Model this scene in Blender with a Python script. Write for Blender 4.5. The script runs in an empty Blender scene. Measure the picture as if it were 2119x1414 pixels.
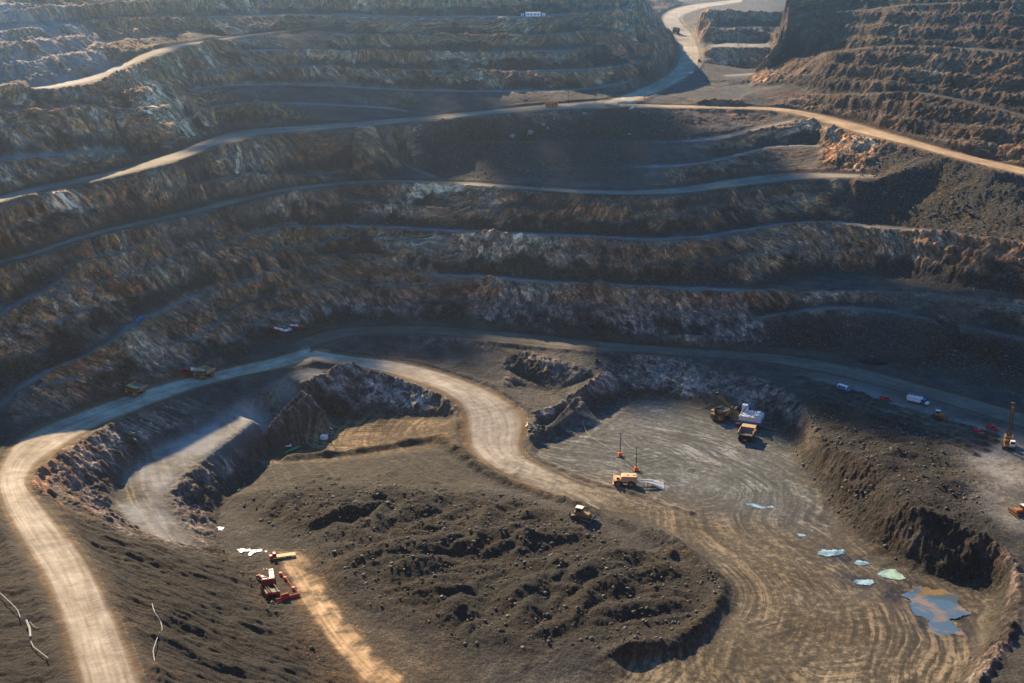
import bpy, bmesh, math, random
import numpy as np
from mathutils import Vector, Matrix
from mathutils.geometry import delaunay_2d_cdt

SC = bpy.context.scene
DENOISE = True
COL = SC.collection
# ------------------------------------------------------------------ camera
CAM_Z, FPX, PITCH, IW, IH = 192.0, 2400.0, math.radians(18.0), 2119.0, 1414.0
cd = bpy.data.cameras.new('camera'); cam = bpy.data.objects.new('camera', cd); COL.objects.link(cam)
cam.location = (0, 0, CAM_Z); cam.rotation_euler = (math.pi/2 - PITCH, 0, 0)
cd.sensor_fit = 'HORIZONTAL'; cd.sensor_width = 36.0; cd.lens = 36.0*FPX/IW
cd.clip_start = 1.0; cd.clip_end = 20000.0
SC.camera = cam
# ------------------------------------------------------------------ light
SUN_EL, SUN_AZ = math.radians(29.0), math.radians(22.0)     # azimuth: degrees left of the viewing direction
wd = bpy.data.worlds.new('World'); SC.world = wd; wd.use_nodes = True
wn = wd.node_tree; bg = wn.nodes['Background']
sky = wn.nodes.new('ShaderNodeTexSky'); sky.sky_type = 'NISHITA'; sky.sun_disc = False
sky.sun_elevation = SUN_EL; sky.sun_rotation = -SUN_AZ; sky.altitude = 1500.0
sky.air_density = 1.0; sky.dust_density = 0.3; sky.ozone_density = 3.0
tint = wn.nodes.new('ShaderNodeMix'); tint.data_type = 'RGBA'; tint.blend_type = 'MULTIPLY'; tint.inputs[0].default_value = 1.0
tint.inputs[7].default_value = (.42, .90, 1.16, 1); wn.links.new(sky.outputs[0], tint.inputs[6]); wn.links.new(tint.outputs[2], bg.inputs[0]); bg.inputs[1].default_value = 0.108
sd = bpy.data.lights.new('sun', 'SUN'); sun = bpy.data.objects.new('sun', sd); COL.objects.link(sun)
sd.energy = 5.0; sd.angle = math.radians(0.5); sd.color = (1.0, 0.76, 0.47)
sdir = Vector((-math.sin(SUN_AZ)*math.cos(SUN_EL), math.cos(SUN_AZ)*math.cos(SUN_EL), math.sin(SUN_EL)))
sun.rotation_euler = sdir.to_track_quat('Z', 'Y').to_euler(); sun.location = (-300, 300, 400)
SC.view_settings.view_transform = 'Standard'; SC.view_settings.look = 'None'
SC.view_settings.exposure = 1.25; SC.view_settings.gamma = 1.0
SC.cycles.max_bounces = 4; SC.cycles.volume_bounces = 0; SC.cycles.transparent_max_bounces = 8
SC.cycles.use_denoising = DENOISE; SC.cycles.denoising_prefilter = 'NONE'; SC.cycles.denoising_input_passes = 'RGB_ALBEDO_NORMAL'; SC.cycles.use_adaptive_sampling = False

# ------------------------------------------------------------------ survey helpers: photograph point + height -> place
SP, CP = math.sin(PITCH), math.cos(PITCH)
def rr(py): return SP + (np.asarray(py, float) - IH/2)/FPX*CP
def at_t(px, py, t):
    v = (np.asarray(py, float) - IH/2)/FPX; u = (np.asarray(px, float) - IW/2)/FPX
    return u*t, t*(CP - v*SP), CAM_Z - t*rr(py)
def at_z(px, py, z): return at_t(px, py, (CAM_Z - np.asarray(z, float))/rr(py))
def chaikin(a, n=2):
    a = np.asarray(a, float)
    for _ in range(n):
        q = a[:-1]*.75 + a[1:]*.25; r = a[:-1]*.25 + a[1:]*.75
        b = np.empty((2*len(q), a.shape[1])); b[0::2] = q; b[1::2] = r
        a = np.vstack([a[:1], b, a[-1:]])
    return a
def resample(a, step):
    d = np.r_[0, np.cumsum(np.linalg.norm(np.diff(a[:, :2], axis=0), axis=1))]
    n = max(2, int(d[-1]/step) + 1); s = np.linspace(0, d[-1], n)
    return np.stack([np.interp(s, d, a[:, k]) for k in range(a.shape[1])], 1)
def backdir(px):
    a = np.radians(np.interp(px, [0, 700, 1400, 2119], [35, 8, 0, -25])); return -np.sin(a), np.cos(a)
PTS = []; BERMS = []
def line(mode, pts, back=0.0, rise=0.3, smooth=2):
    """a crest or edge line of the pit; back = width of the level bench behind it"""
    a = np.asarray(pts, float)
    a = chaikin(a, smooth) if smooth else a
    x, y, z = (at_t if mode == 't' else at_z)(a[:, 0], a[:, 1], a[:, 2])
    p = resample(np.stack([x, y, z, a[:, 0]], 1), 3.5)
    PTS.append(p[:, :3])
    if back:
        bx, by = backdir(p[:, 3])
        q = np.stack([p[:, 0] + bx*back, p[:, 1] + by*back, p[:, 2] + rise], 1); PTS.append(q); k = .15 if mode == 't' else .5; BERMS.append((p[:, :3], p[:, :3]*k + q*(1-k)))
    return p[:, :3]
def wpts(a): PTS.append(np.asarray(a, float))

# ------------------------------------------------------------------ numpy noise
def _h(ix, iy, s):
    h = (ix.astype(np.int64)*374761393 + iy.astype(np.int64)*668265263 + s*974711) & 0xFFFFFFFF
    h = ((h ^ (h >> 13))*1274126177) & 0xFFFFFFFF
    return ((h ^ (h >> 16)) & 0xFFFF).astype(np.float32)/65535.0
def noise(x, y, s=0):
    ix = np.floor(x).astype(np.int32); iy = np.floor(y).astype(np.int32)
    fx = (x - ix).astype(np.float32); fy = (y - iy).astype(np.float32)
    ux = fx*fx*fx*(fx*(fx*6-15)+10); uy = fy*fy*fy*(fy*(fy*6-15)+10)
    def g(a, b, dx, dy):
        t = _h(ix+a, iy+b, s)*6.2831853
        return np.cos(t)*dx + np.sin(t)*dy
    n0 = g(0,0,fx,fy); n1 = g(1,0,fx-1,fy); n2 = g(0,1,fx,fy-1); n3 = g(1,1,fx-1,fy-1)
    a = n0 + ux*(n1-n0); b = n2 + ux*(n3-n2)
    return (a + uy*(b-a))*1.5
def fbm(x, y, scale, octv=4, s=0, gain=.5, ridged=False):
    t = 0; a = 1.0; f = 1.0/scale; w = 0
    for k in range(octv):
        n = noise(x*f, y*f, s+k*17)
        if ridged: n = 1 - 2*np.abs(n)
        t = t + n*a; w += a; a *= gain; f *= 2.03
    return t/w
# ------------------------------------------------------------------ the pit, bench by bench
UD = -15.0
def ut(pts): return [(a, b, t+UD) for a, b, t in pts]
B9 = 11.0
line('t', [(-300,10,585),(0,-10,640),(150,-16,695),(300,-22,775),(600,-30,860),(1000,-36,892),(1300,-40,926)], 30)
line('t', [(-300,62,560),(0,27,615),(150,14,668),(300,7,745),(480,2,826),(800,-2,848),(1000,-3,857),(1200,-8,875),(1300,-6,890)], B9)
line('t', [(-300,98,545),(0,62,600),(125,58,645),(280,42,720),(480,34,805),(700,31,828),(825,36,831),(1000,34,839),(1080,36,843),(1270,26,865),(1310,12,885)], B9)
line('t', [(180,97,642),(290,78,706),(420,68,765)], 6)
line('t', ut([(690,72,815),(850,76,826),(1000,76,836),(1180,73,850),(1290,64,865),(1335,48,890)]), B9)
line('t', ut([(486,107,757),(637,106,786),(800,109,803),(970,113,816),(1200,108,842),(1330,96,872),(1385,82,905)]), B9)
line('t', ut([(400,152,706),(460,145,731),(560,143,756),(700,143,779),(850,148,790),(930,150,796),(1150,148,815),(1260,143,832),(1340,132,865),(1385,118,905)]), B9)
line('t', ut([(385,193,690),(430,182,708),(500,177,731),(600,176,756),(700,180,769),(820,188,776),(1000,190,783),(1140,190,793),(1240,183,812),(1330,166,850)]), 8)
line('t', ut([(410,232,676),(450,221,690),(530,213,705),(600,216,721),(700,217,738),(780,224,745),(840,231,750)]), 7)
# left levels
line('t', [(-300,420,452),(0,333,526),(50,328,534),(110,325,546),(150,320,554),(220,314,573),(262,318,589)], 10)
line('t', [(-300,300,485),(0,236,546),(75,235,560),(160,228,574),(225,232,593)], 10)
line('t', [(-300,215,510),(-20,180,560),(30,178,566)], 6)
# ramp high on the left
RAMPS = {}
def road(name, mode, pairs, add=True, smooth=2):
    """pairs: (left px, left py, right px, right py, z or t)"""
    a = chaikin(pairs, smooth); f = at_t if mode == 't' else at_z
    l = np.stack(f(a[:,0], a[:,1], a[:,4]), 1); r = np.stack(f(a[:,2], a[:,3], a[:,4]), 1)
    if mode == 't': zz = (l[:,2]+r[:,2])/2; l[:,2] = zz; r[:,2] = zz
    if name == 'near_road':
        c_ = (l+r)/2; l = c_+(l-c_)*1.3; r = c_+(r-c_)*1.3
    RAMPS[name] = (l, r)
    if add:
        for e in (l, r, (l+r)/2): PTS.append(resample(e, 3.0))
road('high_ramp', 't', [(60,178,110,186,577),(150,166,205,168,605),(240,128,262,148,645),(300,100,340,114,685),(370,85,410,99,722),(450,77,470,86,757),(540,66,560,70,792),(620,59,630,63,812),(700,50,705,54,822)])
# main cross road and the roads from its right end
road('terrace_road', 'z', [(-300,520,-300,532,94),(0,403,0,417,95),(60,388,60,402,95.4),(150,370,150,384,96),(230,354,230,368,96.8),(320,328,320,345,98),(390,303,390,326,99.4),(440,282,440,305,100.2),(490,269,500,288,100.6),(560,263,560,278,101),(660,257,660,270,101.5),(760,250,760,262,102),(850,242,850,253,102.4),(930,235,930,245,102.7),(1000,229,1000,239,103.3),(1100,219,1100,230,104.4),(1180,213,1180,227,105.3),(1262,206,1250,225,106)])
road('upper_road', 'z', [(1240,212,1290,222,106),(1262,205,1330,205,106),(1330,180,1388,183,108.5),(1385,149,1432,158,112.5),(1402,121,1456,128,118),(1401,95,1451,98,124.5),(1391,73,1437,68,131),(1371,56,1413,47,136),(1365,41,1409,37,138.5),(1374,25,1422,29,141),(1410,12,1455,18,143.5),(1480,3,1510,9,145.3),(1560,-4,1570,2,146.5)])
road('sunlit_road', 'z', [(1280,214,1280,224,105),(1430,218.5,1430,223.5,103),(1580,221,1560,226,101.8),(1640,225,1620,231,100.8),(1700,236,1670,243,98.8),(1760,250,1715,259,96.8),(1830,270,1790,281,94.5),(1900,291,1870,299,91.8),(2000,320,1980,330,88),(2119,346,2100,359,84.5),(2300,385,2300,402,79)])
# notch behind the right end
line('t', [(1500,158,880),(1540,157,882),(1585,152,885)], 12)
line('t', [(1490,143,950),(1530,142,955),(1590,140,950)], 0)
line('t', [(1478,96,968),(1520,97,965),(1600,98,965)], 45)
line('t', [(1462,60,1024),(1520,58,1025),(1605,57,1025)], 12)
line('t', [(1440,27,1045),(1520,25,1045),(1600,26,1045)], 14)
wpts([(170,862,113),(176,872,113),(182,888,113),(187,900,112),(196,925,112)])
line('t', [(1440,4,1420),(1540,-6,1500),(1640,-6,1400)], 20)
line('z', [(1425,216,104.5),(1480,213,105),(1525,207,106),(1548,194,107.5),(1552,180,109),(1545,166,111)], 5)
# right high wall
line('t', [(1640,176,800),(1690,200,775),(1800,195,745),(1900,190,724),(2010,214,700),(2119,240,676),(2300,300,645)], 6)
line('t', [(1595,135,864),(1606,128,852),(1640,125,832),(1700,118,803),(1760,100,783),(1900,95,755),(2119,110,714),(2300,130,690)], 7)
line('t', [(1605,100,850),(1616,60,840),(1624,25,838),(1700,32,828),(1800,20,808),(1900,8,785),(2119,5,748),(2300,0,720)], 6)
line('t', [(1632,-12,836),(1660,-30,842),(1700,-40,850),(1900,-60,812),(2119,-60,775),(2300,-60,750)], 10)
# between the cross road and the next bench down
line('z', [(960,298,88.5),(1010,297,88.5),(1330,296,88.5),(1420,293,88.5),(1500,288,89),(1560,270,92.5),(1640,250,97.5)], 10)
line('z', [(1080,352,79),(1200,352,79.5),(1350,346,80),(1440,343,80),(1530,323,81.5),(1610,302,85),(1694,303,85.5)], 11)
line('z', [(470,303,95.5),(510,305,93.6),(620,312,89.6),(700,318,86.4),(780,322,84),(820,333,81.4),(850,350,78),(900,372,75.6)], 9)
line('z', [(330,405,84.9),(440,381,84.8),(520,370,82.9),(620,364,79.6),(720,358,78)], 8)
road('sunlit_bench_road', 'z', [(-100,560,-100,570,72.5),(60,525,60,534,73.6),(150,491,150,500,76),(250,465,250,475,76.8),(400,433,400,445,75.6),(450,419,450,430,75.6),(520,402,520,413,75.5),(600,387,600,396,75.3),(700,376,700,383,75.2),(780,372,780,378,75.2),(870,373,870,378.5,75.2),(1000,378,1000,384.5,75),(1100,386,1100,394,74.3),(1250,395,1250,404,73),(1400,390,1400,403,71.5),(1500,370,1500,391,72),(1600,358,1600,380,73.2),(1700,357,1700,368,75.3),(1815,362,1815,369.5,77)])
line('z', [(640,428,66),(700,424,65.2),(800,426,64.8),(900,432,64.4),(1000,437,64),(1130,441,63.6),(1250,445,63),(1400,447,62),(1500,430,62.5),(1600,420,63.5),(1740,402,67)], 6)
line('z', [(-150,740,56),(0,659,57.4),(60,625,59.5),(130,580,64),(165,556,66.5),(200,540,67.5),(290,520,66.5),(330,510,65.8),(430,495,63.4),(500,483,62),(600,472,59.5),(700,470,57.2),(850,475,55.8),(1000,483,55.4),(1100,488,54.8),(1200,492,54.2),(1300,497,53.4),(1400,497,52.8),(1480,490,53.2),(1560,475,54.5),(1650,463,56),(1720,462,55.6),(1800,470,55.2),(1900,480,56.2),(2000,490,57.3),(2119,512,57.2),(2300,560,55)], 10)
line('z', [(278,590,55.7),(335,574,55.6),(402,557,54.4),(446,545,54.2),(486,534,53.8),(600,521,50.6),(750,518,47.8),(950,524,47.6)], 4)
b3 = [(-160,985,29),(0,850,33),(20,822,34.5),(60,795,36.5),(120,770,39),(190,740,41),(240,705,42.5),(288,665,44),(340,640,45),(430,605,44.5),(480,592,43.5),(550,578,42),(640,566,40.5),(720,560,39.5),(850,566,38.6),(950,573,38),(1050,580,37.4),(1150,587,36.6),(1250,592,35.8),(1350,597,34.8),(1450,602,33.8),(1540,606,33.2),(1620,606,33.2)]
line('z', b3, 11)
line('z', [(1540,606,33.2),(1700,601,33.6),(1800,599,34.2),(1900,598,35.2),(2000,606,36.6),(2119,618,38.2),(2300,640,39)], 0)
line('z', [(1560,597,33.3),(1640,572,33.5),(1700,564,33.6),(1800,563,34.2),(1900,578,35.3),(2000,594,36.8),(2119,606,38.4),(2300,628,39.2)], 0)
line('z', [(355,711,34.2),(420,680,35),(480,656,32.4),(540,636,31.6),(565,626,31.6)], 4)
# waste heap under it, right
line('z', [(1560,660,23),(1640,650,26.5),(1690,646,28),(1790,640,28.6),(1900,660,28),(2000,684,27),(2119,706,26.5),(2300,740,26)], 9)
line('z', [(1600,712,14),(1690,705,15),(1760,722,14.5),(1850,745,13.5),(1960,780,12.5),(2060,800,12.5),(2119,815,12.5)], 0)
line('z', [(1950,690,22),(2020,735,17.5),(2080,765,15),(2119,775,15)], 0)
# foot of the back wall
line('z', [(445,762,22),(500,730,22),(560,696,21.5),(640,676,21),(700,664,20.8),(800,661,20.8),(900,661,20.6),(1000,669,20),(1100,677,19),(1250,693,16.6),(1400,702,14.6),(1550,710,14),(1620,716,13.6)], 0)
line('z', [(1280,690,19),(1400,692,19),(1480,694,18),(1560,698,17)], 0)
road('pit_road', 'z', [(600,706,630,728,20),(650,688,680,712,20),(700,677,730,697,20),(800,673,800,690,19.8),(900,673,900,694,19.4),(1000,681,1000,703,18.4),(1100,689,1100,713,17.2),(1250,706,1250,729,14.8),(1400,717,1400,738,12.8),(1550,726,1540,748,12.4),(1650,734,1640,760,12),(1800,762,1760,786,11.8),(1900,792,1880,818,11.5),(2000,818,1990,848,11.2),(2119,852,2119,890,11),(2300,900,2300,945,10.5)])
road('near_road', 'z', [(640,720,650,744,19.5),(560,744,560,766,20),(440,770,440,790,21.5),(300,805,310,836,24),(180,848,200,880,26),(90,882,120,925,28),(35,915,78,955,29.5),(5,955,55,980,31),(-5,1000,50,1005,32),(10,1050,75,1035,33),(38,1100,112,1080,34),(88,1180,165,1142,36),(125,1260,210,1222,37.5),(150,1340,250,1312,39),(170,1414,288,1414,40),(190,1520,330,1530,41.5),(215,1700,400,1720,44)])
road('ramp_road', 'z', [(640,746,650,722,19.5),(720,758,730,736,16.8),(800,774,830,746,14.8),(860,793,900,763,13.2),(920,816,970,786,11.5),(950,841,1030,813,9.6),(953,870,1082,845,7.4),(950,900,1100,880,5.4),(962,930,1084,918,3.6),(1000,962,1092,948,2),(1050,990,1150,972,.9),(1130,1018,1200,998,0.2),(1220,1052,1300,1024,0.05),(1330,1098,1420,1066,0)])
road('orange_road', 'z', [(560,1138,640,1138,2.4),(585,1190,660,1185,2.3),(625,1260,705,1250,2.2),(672,1330,762,1330,2),(742,1414,862,1414,1.2),(850,1510,1000,1500,.4)])
# left strip bench
line('z', [(645,764,18.4),(560,802,18),(480,850,16.6),(420,885,15.4),(310,932,14.4),(245,1000,13),(240,1040,12),(270,1080,10.6),(335,1116,8.6)], 0)
line('z', [(665,776,16.6),(600,830,16.2),(530,876,14.8),(450,930,13.2),(390,965,12.4),(345,1010,11.6),(336,1050,10.4),(382,1100,8.2),(400,1130,6.8)], 0)
line('z', [(945,868,6),(900,862,4.6),(850,862,3.6),(750,858,2),(660,866,.6),(610,882,0),(570,916,-.3),(535,950,0),(500,986,0),(470,1016,0.2),(452,1050,.6),(452,1100,1.4),(475,1150,2)], 0)
wpts(np.stack(at_z([700,800,880,640,600,760],[890,880,890,915,930,905],[.6,2.6,4.2,0,-.3,1.4]),1))
line('z', [(560,960,3),(700,955,3.4),(820,945,3.6),(900,930,3.6),(960,960,2.6),(1040,1005,1.4)], 0)
line('z', [(560,946,0.2),(700,936,1),(820,925,2.6),(905,912,3.6)], 0)
# slope foot below the near road
line('z', [(420,1110,4),(480,1142,2.4),(522,1200,2.2),(562,1262,2.2),(622,1340,2),(702,1418,1.6),(810,1520,.8)], 0)
# blasted heap
line('z', [(480,1030,3),(560,1010,3.6),(700,1000,3.8),(900,1010,3.6),(1080,1030,3),(1200,1070,4),(1330,1098,1.6),(1430,1150,1.5),(1480,1205,1.4),(1476,1240,1.4),(1436,1298,1.4),(1386,1334,1.4),(1300,1342,3.6),(1100,1345,2.6),(960,1330,2.6),(860,1280,3.6),(760,1245,4),(690,1185,4.4),(650,1110,3.6),(560,1080,3)], 0)
line('z', [(1060,1010,.8),(1210,1040,.2),(1350,1084,0),(1452,1140,0),(1507,1205,0),(1502,1262,0),(1452,1326,0),(1400,1352,0),(1290,1368,.4),(1270,1430,.4)], 0)
line('z', [(640,1140,2.4),(668,1190,2.3),(716,1254,2.2),(800,1300,2),(900,1345,1.6),(1000,1390,1),(1200,1414,.6)], 0)
# floor
fl = [(1300,840),(1400,850),(1250,880),(1180,900),(1300,940),(1450,900),(1550,900),(1600,930),(1450,1000),(1600,1010),(1660,1060),(1500,1080),(1600,1140),(1720,1140),(1600,1230),(1800,1200),(1900,1230),(1700,1320),(1550,1330),(1450,1380),(1900,1330),(1980,1280),(1800,1400),(1500,1450),(1900,1500),(1300,1500),(1200,960),(1300,1050),(1700,1414),(1600,1600),(1200,1600),(2000,1600)]
fz = [(-0.5 if 1150 < b < 1330 and a > 1650 else 0) for a, b in fl]
wpts(np.stack(at_z([a for a,b in fl],[b for a,b in fl],fz),1))
line('z', [(1092,930,1.6),(1130,906,.3),(1165,870,0),(1215,844,0),(1300,826,0),(1400,829,0),(1470,843,0),(1570,866,0),(1620,892,0),(1650,916,0),(1656,950,0),(1700,1012,0),(1746,1082,0),(1800,1132,0),(1856,1158,0),(1930,1192,0),(1990,1212,0),(2040,1216,0),(2062,1225,0),(2070,1250,0),(2048,1305,0),(2000,1370,0),(1960,1450,0),(1900,1600,0)], 0)
line('z', [(1108,900,5),(1158,854,7.5),(1222,794,9.2),(1258,764,10.2),(1330,753,10.8),(1400,752,11),(1480,758,11.2),(1540,774,11),(1600,790,11),(1650,822,11.2),(1676,866,11.6)], 0)
line('z', [(1686,890,12.2),(1704,922,12.8),(1742,930,14),(1832,986,14.8),(1880,1052,15.2),(1960,1066,15.6),(2046,1102,14.4),(2092,1140,12.8),(2106,1180,11),(2112,1232,11),(2094,1322,10),(2058,1376,9),(2010,1450,8),(1960,1600,8)], 0)
wpts(np.stack(at_z([1760,1850,1950,2050,2119,2119,2000,2200,2300,2200,1900,2119,2119,2119,2200,2300,1700,1800],[880,930,960,950,1000,1100,900,1100,1200,950,1000,1200,1300,1414,1500,1700,830,850],[13.4,14.4,14,12,12,12,11.6,12,12,11.5,15,11.4,10.6,9.8,10,12,11.4,11.6]),1))
# hollow inside the loop of the roads
line('z', [(730,722,18),(860,716,16),(960,728,15),(1080,730,15.5),(1180,734,15),(1240,752,12.5)], 0)
line('z', [(800,738,14.6),(880,742,13.6),(960,756,12.6),(1050,768,11.6)], 0)
line('z', [(1075,778,8),(1105,796,6),(1135,812,5.2),(1168,822,5.6)], 0)
line('z', [(1100,726,16),(1150,740,14.6),(1215,762,12),(1225,780,9.6)], 0)
line('z', [(1110,850,7.2),(1135,846,5.6),(1160,838,6.4)], 0)
# left of the near road
wpts(np.stack(at_z([0,40,-60,-150,-150,60,100,20,-100,-300],[1130,1200,1200,1100,1300,1300,1400,1400,1414,1500],[34,36,38,36,41,38,40,42,46,52]),1))
line('z', [(-200,900,33),(-120,930,33.5),(-80,1010,35),(-60,1080,36)], 0)
line('z', [(300,1414,38.5),(262,1312,37.5),(226,1222,36),(182,1142,34.5),(128,1080,32.5),(72,1010,30),(72,985,29)], 0)
line('z', [(430,1560,38),(300,1414,38.5)], 0)
# outside the picture
wpts([(x, y, z) for x in (-1200,-600,-300,-150,0,150,300,600,1200) for y, z in ((-400,190),(-150,189),(-8,186),(26,160),(110,66))])
wpts([(-60,150,50),(0,160,40),(60,170,25),(150,200,4),(250,250,8),(300,330,13),(350,420,14),(420,500,22),(500,640,60),(600,700,110),(500,900,180),(460,760,140)])
wpts([(x, y, 178+6*math.sin(x*.01)) for x in (-1600,-1000,-600,-300,0,300,600,1000,1600) for y in (1900,2600,4000)])
wpts([(-520,380,176),(-600,250,180),(-700,500,180),(-520,560,178),(-430,330,168),(-380,420,166),(-470,700,172),(-420,800,178),(-300,900,180),(-100,960,180),(100,1000,180),(60,1150,178),(100,1400,178),(600,1200,182),(520,1000,182),(800,700,182),(800,300,170),(600,420,80),(480,380,30),(-700,100,170),(-400,160,150),(-250,180,80),(600,150,110),(350,150,40),(-300,300,110)])
# ------------------------------------------------------------------ height grid (1 m cells)
GX0, GY0, GX1, GY1 = -760, -60, 760, 1760
NX, NY = GX1-GX0+1, GY1-GY0+1
def fill(tri, val, out, msk=None):
    """rasterise triangles (n,3,2) carrying val (n,3,k) into out[k] grids"""
    k = val.shape[2]
    for (a, b, c), v in zip(tri, val):
        x0 = max(int(math.ceil(min(a[0],b[0],c[0])))-GX0, 0); x1 = min(int(math.floor(max(a[0],b[0],c[0])))-GX0, NX-1)
        y0 = max(int(math.ceil(min(a[1],b[1],c[1])))-GY0, 0); y1 = min(int(math.floor(max(a[1],b[1],c[1])))-GY0, NY-1)
        if x1 < x0 or y1 < y0: continue
        d = (b[1]-c[1])*(a[0]-c[0]) + (c[0]-b[0])*(a[1]-c[1])
        if abs(d) < 1e-9: continue
        X = np.arange(x0, x1+1)[None] + GX0; Y = np.arange(y0, y1+1)[:, None] + GY0
        w0 = ((b[1]-c[1])*(X-c[0]) + (c[0]-b[0])*(Y-c[1]))/d
        w1 = ((c[1]-a[1])*(X-c[0]) + (a[0]-c[0])*(Y-c[1]))/d
        w2 = 1-w0-w1
        m = (w0 >= -1e-6) & (w1 >= -1e-6) & (w2 >= -1e-6)
        if not m.any(): continue
        for q in range(k):
            s = out[q][y0:y1+1, x0:x1+1]
            s[m] = (w0*v[0][q] + w1*v[1][q] + w2*v[2][q])[m]
        if msk is not None: msk[y0:y1+1, x0:x1+1][m] = 1
P3 = np.vstack(PTS)
P3 = P3[(np.abs(P3[:,0]) < 5000)]
# roads win over bench lines that stray into them
RU = np.zeros((NY, NX), np.float32); RV = np.zeros((NY, NX), np.float32); RM = np.zeros((NY, NX), np.float32); RZ = np.zeros((NY, NX), np.float32); RI = np.zeros((NY, NX), np.int8)
RNAMES = list(RAMPS)
for i, nme in enumerate(RNAMES):
    l, r = RAMPS[nme]; c = (l+r)/2
    v = np.r_[0, np.cumsum(np.linalg.norm(np.diff(c, axis=0), axis=1))]
    m = np.zeros((NY, NX), np.float32); T = []; V = []
    for j in range(len(l)-1):
        for (p, q, s) in (((l[j],0,v[j]),(r[j],1,v[j]),(r[j+1],1,v[j+1])), ((l[j],0,v[j]),(r[j+1],1,v[j+1]),(l[j+1],0,v[j+1]))):
            T.append([p[0][:2], q[0][:2], s[0][:2]]); V.append([[p[1],p[2],p[0][2]],[q[1],q[2],q[0][2]],[s[1],s[2],s[0][2]]])
    fill(np.array(T), np.array(V), [RU, RV, RZ], m)
    RI[m > .5] = i+1; RM = np.maximum(RM, m)
def g_at(G, x, y):
    gx = np.clip(np.asarray(x)-GX0, 0, NX-1.001); gy = np.clip(np.asarray(y)-GY0, 0, NY-1.001)
    ix = gx.astype(np.int32); iy = gy.astype(np.int32); fx = (gx-ix).astype(np.float32); fy = (gy-iy).astype(np.float32)
    return (G[iy,ix]*(1-fx)*(1-fy) + G[iy,ix+1]*fx*(1-fy) + G[iy+1,ix]*(1-fx)*fy + G[iy+1,ix+1]*fx*fy)
inroad = g_at(RM, P3[:,0], P3[:,1]) > .99
zr = g_at(RZ, P3[:,0], P3[:,1])
P3 = P3[~(inroad & (np.abs(P3[:,2]-zr) > .4))]
_, uq = np.unique(np.round(P3[:, :2]/1.2).astype(int), axis=0, return_index=True)
P3 = P3[uq]
res = delaunay_2d_cdt([Vector((float(a), float(b))) for a, b in P3[:, :2]], [], [], 0, 1e-4)
vz = np.array([P3[o[0], 2] if len(o) else 0 for o in res[3]]); vxy = np.array([(v.x, v.y) for v in res[0]])
F = np.array(res[2]); HZ = np.full((NY, NX), 100.0, np.float32)
fill(vxy[F], vz[F][:, :, None], [HZ])
def box(G, r):
    def one(A):
        p = np.pad(A, ((r+1, r), (0, 0)), 'edge'); c = np.cumsum(p, 0, dtype=np.float64)
        return ((c[2*r+1:] - c[:-2*r-1])/(2*r+1)).astype(np.float32)
    return one(one(G).T).T
def blur(G, s):
    r = max(1, int(round(s*.9)))
    for _ in range(3): G = box(G, r)
    return G
HZ[RM > .5] = RZ[RM > .5]
RS = blur(RM, 2)
HS = HZ*.45 + blur(HZ, 1)*.55
HZ = HS*(1-RS*RM) + HZ*RS*RM
XX, YY = np.meshgrid(np.arange(NX)+GX0, np.arange(NY)+GY0)
# broken rock that has run down and lies along the foot of every face
BERM = np.zeros((NY, NX), np.float32); dum = np.zeros((NY, NX), np.float32)
for p, q in BERMS:
    T = [t for i in range(len(p)-1) for t in ((p[i,:2],p[i+1,:2],q[i+1,:2]),(p[i,:2],q[i+1,:2],q[i,:2]))]
    fill(np.array(T), np.zeros((len(T),3,1)), [dum], BERM)
BERM = blur(BERM, 1)
tal = blur(HZ, 3) - .9 + 2.0*fbm(XX, YY, 30, 3, 5) + .6*fbm(XX, YY, 7, 2, 9)
TAL = np.clip((tal - HZ)*1.2, 0, 1)*(1-np.clip(RS*1.6, 0, 1))
HZ0 = HZ.copy(); HZ = np.where(TAL > 0, HZ + np.clip(tal-HZ, 0, 4)*(1-np.clip(RS*1.6, 0, 1)), HZ)
def ext(G, r, f):
    for ax in (0, 1):
        H = G
        for k in range(1, r+1):
            H = f(H, f(np.roll(G, k, ax), np.roll(G, -k, ax)))
        G = H
    return G
_lo, _hi = ext(HZ, 9, np.minimum), ext(HZ, 9, np.maximum)
REL = (HZ-_lo)/np.maximum(_hi-_lo, 2.0)
DEBRIS = np.clip((.40 + .5*fbm(XX, YY, 24, 3, 501) + .25*fbm(XX, YY, 6, 2, 511) - REL)*6, 0, 1)*np.clip((_hi-_lo-4)/4, 0, 1)*(1-np.clip(RS*2, 0, 1))*(1-BERM)
# windrows along both sides of the roads
WR = np.zeros((NY, NX), np.float32)
def windrow(p, h, w, seed=1):
    p = resample(p, .8)
    hh = h*(.75+.5*fbm(p[:,0], p[:,1], 6, 2, seed))
    for (x, y, *_), a in zip(p, hh):
        cx, cy = int(round(x))-GX0, int(round(y))-GY0; k = 8
        if k <= cx < NX-k and k <= cy < NY-k:
            s = WR[cy-k:cy+k+1, cx-k:cx+k+1]
            X = XX[cy-k:cy+k+1, cx-k:cx+k+1]-x; Y = YY[cy-k:cy+k+1, cx-k:cx+k+1]-y
            np.maximum(s, a*np.exp(-(X*X+Y*Y)/(w*w)), out=s)
for nme in RNAMES:
    l, r = RAMPS[nme]; d = l-r; d = d/np.maximum(np.linalg.norm(d[:, :2], axis=1), .1)[:, None]
    hgt = {'near_road':1.3,'pit_road':1.2,'ramp_road':1.5}.get(nme, 1.0)
    if nme == 'orange_road': continue
    for e in (l + d*2.2, r - d*2.2):
        windrow(e, hgt, 1.7)
WR *= (1-blur(RM, 1)*1.0).clip(0, 1)*(RM < .5)
def zl(pts, z): return np.stack(at_z([a for a, b in pts], [b for a, b in pts], z), 1)
WR0 = WR; WR = np.zeros((NY, NX), np.float32)
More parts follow.
